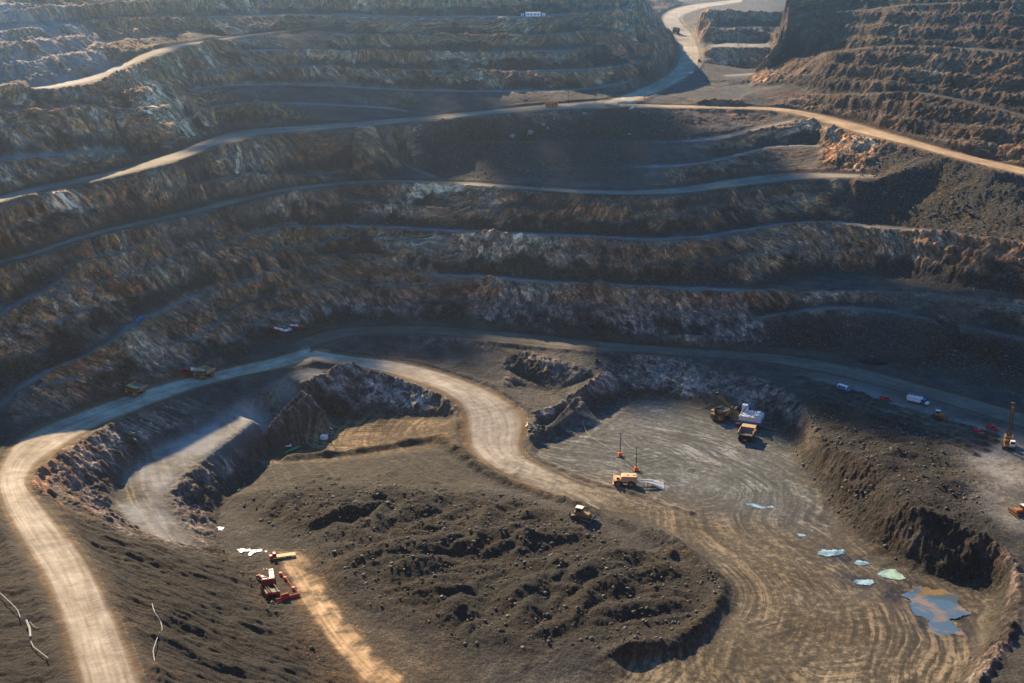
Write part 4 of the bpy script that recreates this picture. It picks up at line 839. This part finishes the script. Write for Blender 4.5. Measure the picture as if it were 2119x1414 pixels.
# dozers
def dozer(label, px, py, heading, sc, body='yellow', blade='bluegrey'):
    t = thing('bulldozer', label, 'bulldozer', 'tracked dozers in the pit')
    for sy in (-1, 1): MB().prism([(-2.6,.5),(-2.2,0),(2.0,0),(2.4,.5),(2.2,1.1),(-1.6,1.5),(-2.5,1.2)], sy*1.35-.32, sy*1.35+.32).build('crawler_track', M['steel'], t)
    MB().box(-1.9,2.3,-1.0,1.0,.7,2.0,.05,.08,.08).build('body', M[body], t)
    c = MB().box(-1.6,.2,-.85,.85,2.0,3.3,.08,.08,.06).build('cab', M[body], t)
    MB().box(.12,.2,-.65,.65,2.35,3.1,0,0,0).box(-1.3,-.1,-.86,-.8,2.35,3.1,0,0,0).box(-1.3,-.1,.8,.86,2.35,3.1,0,0,0).build('window', M['glass'], c)
    MB().box(-1.7,.3,-.95,.95,3.3,3.42,0,0,0).build('roof', M['cream'], c)
    MB().prism([(3.0,.05),(3.35,.5),(3.3,1.3),(3.55,1.75),(3.4,1.8),(3.1,1.3),(3.15,.5),(2.9,.1)], -2.2, 2.2).build('blade', M[blade], t)
    for sy in (-1.8, 1.8): MB().bar((.4,sy,.7),(3.1,sy,.6),.16).build('push_arm', M[body], t)
    MB().bar((-1.0,0,.9),(-3.4,0,.5),.25).bar((-3.3,0,1.3),(-3.4,0,-.05),.16).build('ripper', M['steel'], t)
    put(t, px, py, heading=heading, scale=sc); return t
dozer('yellow bulldozer with raised blade pushing rock at the edge of the broken heap', 1203, 1074, -22, 1.35)
dozer('small dusty yellow dozer among drill holes below the silo truck', 1942, 865, -18, .95, 'yellow', 'dred')
dozer('orange machine at the right edge above the mound', 2112, 1064, 190, 1.05, 'dorange', 'rust')
# red rigs at the bottom left and further machines
def rig(label, px, py, heading, sc, body='red'):
    t = thing('service_truck', label, 'truck', 'red service machines'); lorry_front(t, 2.2, body, body)
    MB().box(-4.4,2.0,-1.2,1.2,1.0,2.7,.05,.08,.08).build('body', M[body], t)
    MB().box(-4.0,-1.4,-.9,.9,2.7,2.95).box(-1.0,1.4,-.9,.9,2.7,2.9).build('roof_box', M['cream'], t)
    put(t, px, py, heading=heading, scale=sc); return t
rig('red box truck with pale stripe above the big red rig, near white patches', 563, 1196, 105, .72)
rig('small red truck left of the red box truck', 543, 1200, 150, .5)
t = thing('drill_rig', 'dark red rig with black deck beside the red barriers', 'drill rig')
for sy in (-1, 1): MB().prism([(-3.4,.3),(-3,0),(3,0),(3.4,.3),(3.4,.9),(3,1.3),(-3,1.3),(-3.4,.9)], sy*1.9-.45, sy*1.9+.45).build('crawler_track', M['steel'], t)
MB().box(-3.8,3.6,-2.4,2.4,1.3,1.9).box(-3.6,-2.6,-2.3,2.3,1.9,4.0,.05,.05).build('body', M['dred'], t)
MB().box(-2.4,3.5,-2.2,2.2,1.9,2.1,0,0,0).build('deck', M['black'], t)
c = MB().box(-4.4,-3.7,-2.2,0,1.9,4.4,.05,.05).build('cab', M['red'], t)
MB().box(-4.42,-4.38,-1.9,-.3,3.0,4.0,0,0,0).build('window', M['glass'], c)
MB().bar((-2.4,-1.6,2.5),(4.4,-1.6,2.6),.16).bar((-2.4,-.8,2.5),(4.4,-.8,2.6),.16).bar((-2.4,1.4,2.6),(4.0,1.4,3.2),.2).build('mast', M['rust'], t)
MB().box(-3.5,-2.7,-1.9,-.4,4.0,4.2,0,0,0).box(-3.5,-2.7,.3,1.8,4.0,4.2,0,0,0).build('roof_panel', M['cream'], t)
put(t, 559, 1228, heading=-62, scale=.95)
rig('low red machine parked at the foot of the wall beside a white truck', 569, 687, 190, .9, 'dred')
rig('red and white machine rightmost of the group under the back wall', 611, 680, 20, .75)
t = thing('flatbed_truck', 'low white truck between two red machines under the back wall', 'truck'); lorry_front(t, 2.2, 'white', 'white')
MB().box(-4.6,2.0,-1.2,1.2,1.0,1.5,0,0,0).build('flatbed', M['white'], t); put(t, 591, 686, toward=(640, 676), scale=.6)
rig('dark red drill truck standing behind the second haul truck', 398, 775, 195, 1.15, 'dred')
# ------------------------------------------------------------------ cabins, masts, lines
t = thing('site_cabin', 'left orange cabin on the terrace above the dump slope', 'cabin', 'orange cabins on the terrace')
MB().box(-2.6,2.6,-1.5,1.5,.4,3.5,0,0,.1).build('wall', M['orange'], t)
MB().box(-2.7,2.7,-1.6,1.6,3.5,3.7,0,0,0).build('roof', M['orange'], t)
MB().box(-1.6,-.7,-1.56,-1.48,.5,2.6,0,0,0).build('door', M['rust'], t)
MB().box(.4,1.7,-1.56,-1.48,1.6,2.7,0,0,0).build('window', M['glass'], t)
MB().box(-2.4,2.4,-1.3,-1.0,0,.4).box(-2.4,2.4,1.0,1.3,0,.4).build('skid', M['steel'], t)
put(t, 1135.5, 222, heading=4, scale=.8, tilt=False, sink=.2); q = dup(t, 'right orange cabin, nearer the poles, on the terrace'); put(q, 1147, 221, heading=-8, scale=.95, tilt=False, sink=.2)
t = thing('shed', 'long low white shed on the upper bench', 'building')
MB().box(-6,6,-2,2,0,2.8,0,0,.05).build('wall', M['white'], t)
MB().prism([(-2.3,2.8),(2.3,2.8),(0,3.6)], -6.2, 6.2).build('roof', M['grey'], t).matrix_local = Matrix.Rotation(math.pi/2, 4, 'Z')
for x in (-4, -1.5, 1.5, 4): MB().box(x-.6,x+.6,-2.05,-1.98,1.2,2.2,0,0,0).build('window', M['glass'], t)
put(t, 1103, 34, heading=2, scale=.9, tilt=False)
for px, lab in ((1081, 'small white box hut left of the long white shed'), (1125, 'small white box hut right of the long white shed')):
    t = thing('hut', lab, 'hut', 'white huts beside the shed')
    MB().box(-1.2,1.2,-1,1,0,2.2).build('wall', M['white'], t); MB().box(-1.3,1.3,-1.1,1.1,2.2,2.35,0,0,0).build('roof', M['white'], t); MB().box(-.4,.4,-1.05,-.98,.1,1.8,0,0,0).build('door', M['grey'], t)
    put(t, px, 34, heading=0, scale=.9, tilt=False)
def cable_mast(label, px, py, h, base, arm=True, sc=1.0, w=1.6):
    t = thing('cable_mast', label, 'mast', 'masts carrying the power cable')
    MB().box(-w,w,-w*.8,w*.8,0,.35).box(-w,-w*.8,-w,w,.0,.5).box(w*.8,w,-w,w,0,.5).build('skid', M['steel'], t)
    MB().box(-w*.55,w*.55,-w*.55,w*.55,.35,1.7,.25,.25).build('ballast_box', M[base], t)
    p = MB().bar((0,0,1.6),(0,0,h),.2,8,.13)
    p.build('pole', M['steel'], t)
    if arm: MB().bar((-1.1,0,h-.3),(1.1,0,h-.3),.09).bar((-.8,0,h-.3),(-.8,0,h+.1),.08).bar((.8,0,h-.3),(.8,0,h+.1),.08).build('crossarm', M['steel'], t)
    put(t, px, py, heading=10, tilt=False, scale=sc); return t
m1 = cable_mast('orange based cable mast left on the pit floor, nearer the haul road', 1283, 944, 10.5, 'orange')
m2 = cable_mast('orange based cable mast right above the water truck', 1316, 974, 10.5, 'orange')
m3 = cable_mast('thin pale mast with dark skid at the lip above the hollow', 1235, 748, 11, 'steel', False)
m4 = cable_mast('dark tall mast on black skid by the far pit road', 1251, 701, 12, 'steel', False)
m5 = cable_mast('light post with slanting top lamp beside the white tank box', 683, 914, 6.5, 'steel', False, 1.0, .7)
MB().bar((0,0,0),(1.4,-.3,-.7),.18).build('lamp', M['white'], m5).location = (0,0,6.5)
t = thing('tank_box', 'white box tank on legs beside the light post by the green pond', 'tank')
MB().box(-1.3,1.3,-1,1,.8,2.6,0,0,.08).build('tank', M['white'], t)
for x in (-1.1,1.1):
    for y in (-.8,.8): MB().box(x-.1,x+.1,y-.1,y+.1,0,.8,0,0,0).build('leg', M['steel'], t)
put(t, 671, 912, heading=-25, tilt=False)
def hp(o): return o.matrix_world.translation.copy()
def sag(a, b, s, n=14): return [tuple(a.lerp(b, i/n) - Vector((0,0,s*4*(i/n)*(1-i/n)))) for i in range(n+1)]
tops = {k: hp(m)+Vector((0,0,10.2)) for k, m in (('a', m1), ('b', m2))}
tag(MB().tube(sag(tops['a'], tops['b'], 2.4), .07, 5).build('cable', M['pipe']), 'pale cable sagging between the two orange based masts', 'cable')
def ground_line(name, pts, r, mat, label, cat, lift=.1):
    P = [gp(*p) for p in pts]; out = []
    for a, b in zip(P, P[1:]):
        n = max(2, int((b-a).length/1.5))
        for i in range(n):
            c = a.lerp(b, i/n); out.append((c.x, c.y, gz(c.x, c.y)+r+lift))
    return tag(MB().tube(out, r, 6).build(name, M[mat]), label, cat)
ground_line('cable', [(1206,872),(1210,888),(1222,905),(1255,926),(1283,942)], .07, 'pipe', 'pale power cable curving over the floor to the left mast', 'cable', .25)
ground_line('cable', [(1215,1044),(1232,1053),(1250,1061)], .25, 'pipe', 'short straight pale pipe lying on the windrow behind the bulldozer', 'pipe', .3)
ground_line('water_pipe', [(0,1230),(20,1248),(37,1266),(45,1288)], .13, 'pipe', 'thin pale hose left of the near road, topmost in the corner', 'hose', .25)
ground_line('water_pipe', [(55,1288),(62,1305),(64,1328)], .27, 'pipe', 'thick white pipe length left of the near road', 'pipe', .3)
ground_line('water_pipe', [(64,1330),(70,1342),(88,1356),(106,1370)], .12, 'pipe', 'thin hose running down right from the thick white pipe', 'hose', .25)
ground_line('water_pipe', [(62,1289),(72,1300),(90,1304)], .08, 'pipe', 'short thin hose branching right from the top of the thick white pipe', 'hose', .25)
ground_line('hose', [(315,1252),(320,1270),(333,1290),(336,1304),(324,1328),(317,1350),(320,1370),(335,1410)], .11, 'pipe', 'long winding pale hose on the slope right of the near road', 'hose', .3)
# black sheets by the bend of the ramp road
t = thing('tarpaulin', 'dark tarpaulin sheets folded over at the right bend of the sunlit ramp', 'tarpaulin')
b = MB()
for (x0,x1,y0,y1,z0,z1) in ((-2.2,2.4,-1.6,1.8,.5,.9),(-1.0,3.4,-3.0,-1.4,.2,.5)):
    n = 8; g = [[b.bm.verts.new((x0+(x1-x0)*i/n, y0+(y1-y0)*j/n, z0+(z1-z0)*j/n+.18*math.sin(i*1.7+j)+.12*math.sin(j*2.1))) for j in range(n+1)] for i in range(n+1)]
    for i in range(n):
        for j in range(n): b.bm.faces.new((g[i][j], g[i+1][j], g[i+1][j+1], g[i][j+1]))
    bmesh.ops.solidify(b.bm, geom=b.bm.faces[:], thickness=.08) if False else None
o = b.build('sheet', M['black'], t, True); md = o.modifiers.new('thickness', 'SOLIDIFY'); md.thickness = .12
put(t, 1101, 886, heading=-10, scale=1.25, sink=-.1)
# poles and pylons at the top
def pole(label, px, py, h, arms, r=.16, lattice=False):
    t = thing('power_pole', label, 'power pole', 'power poles at the top of the pit')
    p = MB()
    if lattice:
        for x in (-.5,.5):
            for y in (-.5,.5): p.bar((x,y,-.5),(x*.3,y*.3,h),.11,5)
        for i in range(8):
            z = i*h/8; k = 1-.7*i/8; k2 = 1-.7*(i+1)/8; s = 1 if i%2 else -1
            p.bar((-.5*k*s,-.5*k,z),(.5*k2*s,-.5*k2,z+h/8),.06,4).bar((.5*k,-.5*k*s,z),(.5*k2,.5*k2*s,z+h/8),.06,4)
    else: p.bar((0,0,-.5),(0,0,h),r,6,r*.7)
    p.build('post', M['grey' if lattice else 'rust'], t)
    for k in range(arms): MB().bar((-1.5,0,h-.5-1.3*k),(1.5,0,h-.5-1.3*k),.1,5).build('crossarm', M['grey'], t)
    put(t, px, py, heading=0, tilt=False); return t
pole('tall lattice power mast in the sunlit notch', 1528, 97, 12, 0, lattice=True)
pole('power pole with three arms beside the lattice mast', 1535, 95, 7, 3)
pole('second power pole right of the lattice mast, one arm', 1545, 98, 4, 1)
pole('short power pole on the orange ledge, left of the pair', 1550, 151, 5.5, 1)
pole('short power pole on the orange ledge, right of the pair', 1558, 152, 5.5, 2)
pole('power pole left of the double post beside the main road', 1176, 214, 9, 1)
pole('left post of the tall pair where the winding road ends', 1229.5, 213, 10.5, 1)
pole('right post of the tall pair where the winding road ends', 1234, 213, 10.5, 0)
pole('lonely thin pole on the dark slope right of the winding road', 1334, 207, 8, 0)
t = thing('bent_pipe', 'white bent pipe fitting at the road edge above the dump slope', 'pipe')
MB().tube([(-1.5,-.5,0),(-.9,-.2,.9),(0,0,1.4),(.8,0,1.5)], .35, 8).build('pipe', M['white'], t); MB().bar((.8,0,.9),(.8,0,3.0),.55,10,.3).build('outlet', M['white'], t)
put(t, 1307, 227, heading=5, tilt=False)
# red barriers at the bottom left
t = thing('barrier_fence', 'red mesh barrier fence with solid panel in front of the dark rig', 'fence')
def seg(a, b, h, nm, mat, post=True):
    A, B = gp(*a), gp(*b); m = MB(); n = 6; vs = []
    for i in range(n+1):
        c = A.lerp(B, i/n); z = gz(c.x, c.y); vs.append((c.x, c.y, z))
    dx = Vector((B.x-A.x, B.y-A.y, 0)).normalized(); nx = Vector((-dx.y, dx.x, 0))*.06
    for (p, q) in zip(vs, vs[1:]):
        P, Q_ = Vector(p), Vector(q)
        c = [m.bm.verts.new(v) for v in (P-nx, Q_-nx, Q_+nx, P+nx, P-nx+Vector((0,0,h)), Q_-nx+Vector((0,0,h)), Q_+nx+Vector((0,0,h)), P+nx+Vector((0,0,h)))]
        for f in ((3,2,1,0),(4,5,6,7),(0,1,5,4),(1,2,6,5),(2,3,7,6),(3,0,4,7)): m.bm.faces.new([c[k] for k in f])
    o = m.build(nm, M[mat], t)
    MB().bar((A.x,A.y,A.z-.1),(A.x,A.y,A.z+h+.2),.08).bar((B.x,B.y,B.z-.1),(B.x,B.y,B.z+h+.2),.08).build('post', M['steel'], t)
seg((571,1246),(583,1243),1.1,'mesh_panel','net'); seg((583,1243),(598,1238),2.0,'solid_panel','red'); seg((599,1238),(620,1233),1.0,'mesh_panel','net'); seg((620,1233),(614,1222),.6,'mesh_panel','net')
b0 = None
for i, ((px, py), lab) in enumerate((((581,1190),'top red barrel of the row beside the orange road'),((590,1199),'second red barrel from the top beside the orange road'),((607,1220),'lowest red barrel of the row, nearest the red fence'))):
    t = thing('barrel', lab, 'barrel', 'red barrels along the orange road')
    MB().bar((0,0,0),(0,0,1.0),.55,14,.5).build('drum', M['net'], t); MB().bar((0,0,1.0),(0,0,1.06),.5,14).build('lid', M['dred'], t)
    put(t, px, py, heading=0, tilt=False)
for a, b_, lab in (((581,1190),(590,1199),'red rope between the upper two red barrels'),((590,1199),(607,1220),'red rope between the lower two red barrels')):
    A, B = gp(*a)+Vector((0,0,1)), gp(*b_)+Vector((0,0,1)); tag(MB().tube(sag(A, B, .2, 8), .1, 5).build('rope', M['net']), lab, 'rope')
# big loose boulders
def boulder(px, py, r, seed, label):
    rnd = random.Random(seed); bm = bmesh.new(); bmesh.ops.create_icosphere(bm, subdivisions=2, radius=1)
    ax = [Vector((rnd.gauss(0,1), rnd.gauss(0,1), rnd.gauss(0,1))).normalized() for _ in range(9)]; cut = [rnd.uniform(.55,.85) for _ in ax]
    for v in bm.verts:
        for a, c in zip(ax, cut):
            d = v.co.dot(a)
            if d > c: v.co -= a*(d-c)
        v.co.x *= 1.25; v.co.z *= .8
    me = bpy.data.meshes.new('boulder'); bm.to_mesh(me); bm.free(); me.materials.append(M['stone']); o = bpy.data.objects.new('boulder', me); COL.objects.link(o)
    tag(o, label, 'boulder', 'boulders on the dump slope'); put(o, px, py, heading=rnd.uniform(0,360), scale=r, sink=-r*.25)
for i, (px, py, r, lab) in enumerate(((1061,283,1.6,'pale flat boulder low at the left of the dump slope'),(1097,276,1.9,'largest pale boulder in the middle of the dump slope'),(1124,259,1.3,'boulder high on the dump slope below the orange cabins'),(1146,248,1.4,'reddish grey boulder just below the orange cabins'),(1134,267,1.2,'small boulder right of the largest pale boulder'),(1210,237,1.2,'boulder at the top right rim of the dump slope'),(1302,279,1.2,'lone boulder low on the right of the dump slope'),(866,282,1.1,'boulder at the left dark end of the dump slope'))): boulder(px, py, r, i+3, lab)
# ------------------------------------------------------------------ water and white patches on the floors
def mat_water(name, c1, c2=None, rough=.06, scale=.12, lo=.45, hi=.55):
    m, nt, b = newmat(name); P = nn(nt, 'NewGeometry').outputs['Position']
    if c2: nt.links.new(mixc(nt, gr(nt, noi(nt, P, scale, 4, .6, .4), lo, hi), c1, c2), b.inputs['Base Color'])
    else: b.inputs['Base Color'].default_value = (*c1, 1)
    b.inputs['Roughness'].default_value = rough; b.inputs['Specular IOR Level'].default_value = .5
    nt.links.new(nn(nt, 'Bump', i_Strength=.05, i_Distance=.05, i_Height=noi(nt, P, 1.5, 3)).outputs[0], b.inputs['Normal'])
    return m
W_SKY = mat_water('sky_painted_water', (.33,.48,.48), (.10,.16,.165), .05, .22, .42, .62); W_PALE = mat_water('pale_green_water', (.34,.48,.38), (.14,.2,.16), .05, .16, .45, .65); W_MUD = mat_water('muddy_water', (.22,.145,.065), (.07,.105,.125), .03, .11, .40, .5)  # pale blue diffuse of the first stands in for reflected sky
W_GREEN = mat_water('green_water', (.03,.36,.14), None, .12); W_DARK = mat_water('dark_water', (.008,.02,.015), None, .05)
WHITE_MOTTLE, nt, b = newmat('white_patch'); nt.links.new(ramp(nt, noi(nt, nn(nt, 'NewGeometry').outputs['Position'], .8, 4), [(.35,(.35,.34,.32)),(.5,(.75,.74,.72)),(.7,(.85,.85,.84))]), b.inputs['Base Color']); b.inputs['Roughness'].default_value = .6  # mottled white to grey patches lying on the ground
def patch(name, pts, mat, lift=.1, rag=.0, seed=0, kind='structure', hug=False, step=.45, density=0.0, zfix=None, label=None, cat=None):
    """irregular flat patch: grid of small quads inside the outline, ragged by noise"""
    G_ = np.array([tuple(gp(*p)) for p in pts]); c = chaikin(np.vstack([G_, G_[:1]]), 2)[:-1]
    x0, y0 = c[:, :2].min(0)-1; x1, y1 = c[:, :2].max(0)+1; z = float(np.median(G_[:, 2]))+lift if zfix is None else zfix
    xs = np.arange(x0, x1, step); ys = np.arange(y0, y1, step); X, Y = np.meshgrid(xs, ys)
    q = np.zeros(X.shape, bool); d2 = np.full(X.shape, 1e9)
    for (ax, ay), (bx, by) in zip(c[:, :2], np.roll(c[:, :2], -1, 0)):
        if ay != by: q ^= ((ay > Y) != (by > Y)) & (X < (bx-ax)*(Y-ay)/(by-ay)+ax)
        d2 = np.minimum(d2, (X-ax)**2+(Y-ay)**2)
    sd_ = np.sqrt(d2)*np.where(q, 1, -1)
    keep = sd_ + rag*(fbm(X, Y, 5, 4, 200+seed, .65)*3 + density) > 0
    b = bmesh.new(); V_ = {}
    def vv(i, j):
        if (i, j) not in V_:
            x, y = x0+step*(j-.5), y0+step*(i-.5); V_[(i, j)] = b.verts.new((x, y, (gz(x, y)+lift) if hug else z))
        return V_[(i, j)]
    for i, j in zip(*np.nonzero(keep)): b.faces.new((vv(i,j), vv(i,j+1), vv(i+1,j+1), vv(i+1,j)))
    for _ in range(2): bmesh.ops.smooth_vert(b, verts=[v for v in b.verts if v.is_boundary], factor=.5, use_axis_x=True, use_axis_y=True, use_axis_z=False)
    me = bpy.data.meshes.new(name); b.to_mesh(me); b.free(); me.materials.append(mat); o = bpy.data.objects.new(name, me); COL.objects.link(o); o['kind'] = kind
    if label: o['label'] = label; o['category'] = cat
    return o
patch('puddle', [(1690,1146),(1712,1138),(1750,1135),(1759,1142),(1735,1152),(1705,1152)], W_SKY, .1, .9, 1)
patch('puddle', [(1762,1166),(1780,1158),(1798,1164),(1794,1172),(1772,1170)], W_SKY, .1, .7, 2)
patch('puddle', [(1813,1188),(1832,1178),(1856,1177),(1876,1196),(1868,1202),(1830,1198)], W_PALE, .1, .7, 3)
patch('puddle', [(1758,1206),(1775,1199),(1812,1203),(1818,1210),(1790,1213)], W_SKY, .1, .8, 4)
patch('puddle', [(1866,1232),(1888,1222),(1885,1209),(1925,1218),(1962,1222),(1985,1232),(1980,1248),(2000,1262),(2018,1270),(1990,1277),(1965,1290),(2002,1312),(1985,1318),(1962,1318),(1940,1322),(1925,1312),(1928,1290),(1900,1278),(1875,1255),(1892,1245)], W_MUD, .12, 1.0, 5)
patch('puddle', [(1540,1042),(1560,1043),(1580,1050),(1612,1044),(1618,1048),(1585,1054),(1560,1049)], W_SKY, .08, .9, 6)
patch('puddle', [(1646,1105),(1660,1104),(1668,1110),(1655,1110)], W_SKY, .08, .7, 7); patch('puddle', [(1670,1097),(1684,1095),(1682,1101)], W_SKY, .08, .7, 8)
patch('pond', [(574,938),(590,919),(624,916),(628,919),(613,933),(598,938)], W_GREEN, .45, .2, 9, zfix=-.15)
patch('pond', [(1773,745),(1800,743),(1836,745),(1842,750),(1832,755),(1785,754)], W_DARK, .35, .3, 10, zfix=z2-.35)
patch('white_patch', [(482,1134),(500,1129),(520,1130),(545,1130),(560,1140),(545,1146),(530,1150),(525,1162),(512,1162),(505,1148),(490,1144)], WHITE_MOTTLE, .07, 2.0, 11, 'structure', True, .35, -1.0)
patch('white_patch', [(508,1185),(520,1178),(538,1176),(552,1172),(552,1182),(540,1190),(534,1198),(520,1194)], WHITE_MOTTLE, .07, 2.0, 12, 'structure', True, .35, -1.0)
patch('white_patch', [(448,1092),(460,1090),(462,1098),(452,1099)], WHITE_MOTTLE, .1, .8, 13, 'structure', True, .5, 0)
# pump float on the green pond
t = thing('pump_float', 'small white pump float on the green pond', 'pump')
MB().bar((-1.2,-.6,.2),(1.2,-.6,.2),.35,10).bar((-1.2,.6,.2),(1.2,.6,.2),.35,10).build('pontoon', M['white'], t); MB().box(-.6,.6,-.5,.5,.4,1.0).build('pump', M['steel'], t)
put(t, 597, 926, heading=20, tilt=False, sink=-.75)
# ------------------------------------------------------------------ loose rock lying on the heaps and slopes
def loose_rocks(n, mask, rmin, rmax, seed, near=None):
    rs = np.random.RandomState(seed); iy, ix = np.nonzero(mask > .4); k = rs.randint(0, len(iy), n)
    x = ix[k]+GX0+rs.rand(n)-.5; y = iy[k]+GY0+rs.rand(n)-.5; ok = (np.abs(x/np.maximum(y, 1)) < .5) & (y > 180); x, y = x[ok], y[ok]; n = len(x)
    z = g_at(GROUND, x, y)+.1; r = rmin+(rmax-rmin)*rs.rand(n)**5
    base = np.array([(1,0,0),(-1,0,0),(0,1,0),(0,-1,0),(0,0,1),(0,0,-1),(.6,.6,.55),(-.6,.55,.6),(.6,-.6,.6),(-.55,-.6,.6)])
    fc = np.array([(4,6,7),(4,7,9),(4,9,8),(4,8,6),(6,0,2),(6,2,7),(7,2,1),(7,1,9),(9,1,3),(9,3,8),(8,3,0),(8,0,6),(0,5,2),(2,5,1),(1,5,3),(3,5,0)])
    V = base[None]*(r[:, None, None]*(.6+.7*rs.rand(n, len(base), 1))); a = rs.rand(n)*6.28; ca, sa = np.cos(a)[:, None], np.sin(a)[:, None]
    V = np.stack([V[..., 0]*ca-V[..., 1]*sa*.8+x[:, None], V[..., 0]*sa+V[..., 1]*ca*.8+y[:, None], V[..., 2]*.75+z[:, None]], -1).reshape(-1, 3).astype(np.float32)
    Fq = (fc[None]+(np.arange(n)*len(base))[:, None, None]).reshape(-1, 3).astype(np.int32)
    me = bpy.data.meshes.new('loose_rocks'); me.vertices.add(len(V)); me.vertices.foreach_set('co', V.ravel()); me.loops.add(Fq.size); me.loops.foreach_set('vertex_index', Fq.ravel())
    me.polygons.add(len(Fq)); me.polygons.foreach_set('loop_start', np.arange(0, Fq.size, 3, dtype=np.int32)); me.polygons.foreach_set('loop_total', np.full(len(Fq), 3, np.int32)); me.update(calc_edges=True)
    return me
m, nt, b = newmat('loose_rock'); P = nn(nt, 'NewGeometry').outputs['Position']
nt.links.new(ramp(nt, noi(nt, P, .7, 2), [(.35,(.04,.037,.03)),(.5,(.09,.083,.065)),(.68,(.24,.22,.17))]), b.inputs['Base Color'])
me = loose_rocks(46000, np.maximum.reduce([HEAP, MOUND, HEAPR, DUMP, TAL*.7]), .12, .95, 4); me.materials.append(m)
o = bpy.data.objects.new('loose_rocks', me); COL.objects.link(o); o['kind'] = 'stuff'; tag(o, 'loose rocks strewn over the heaps and along the foot of the slopes', 'rocks')
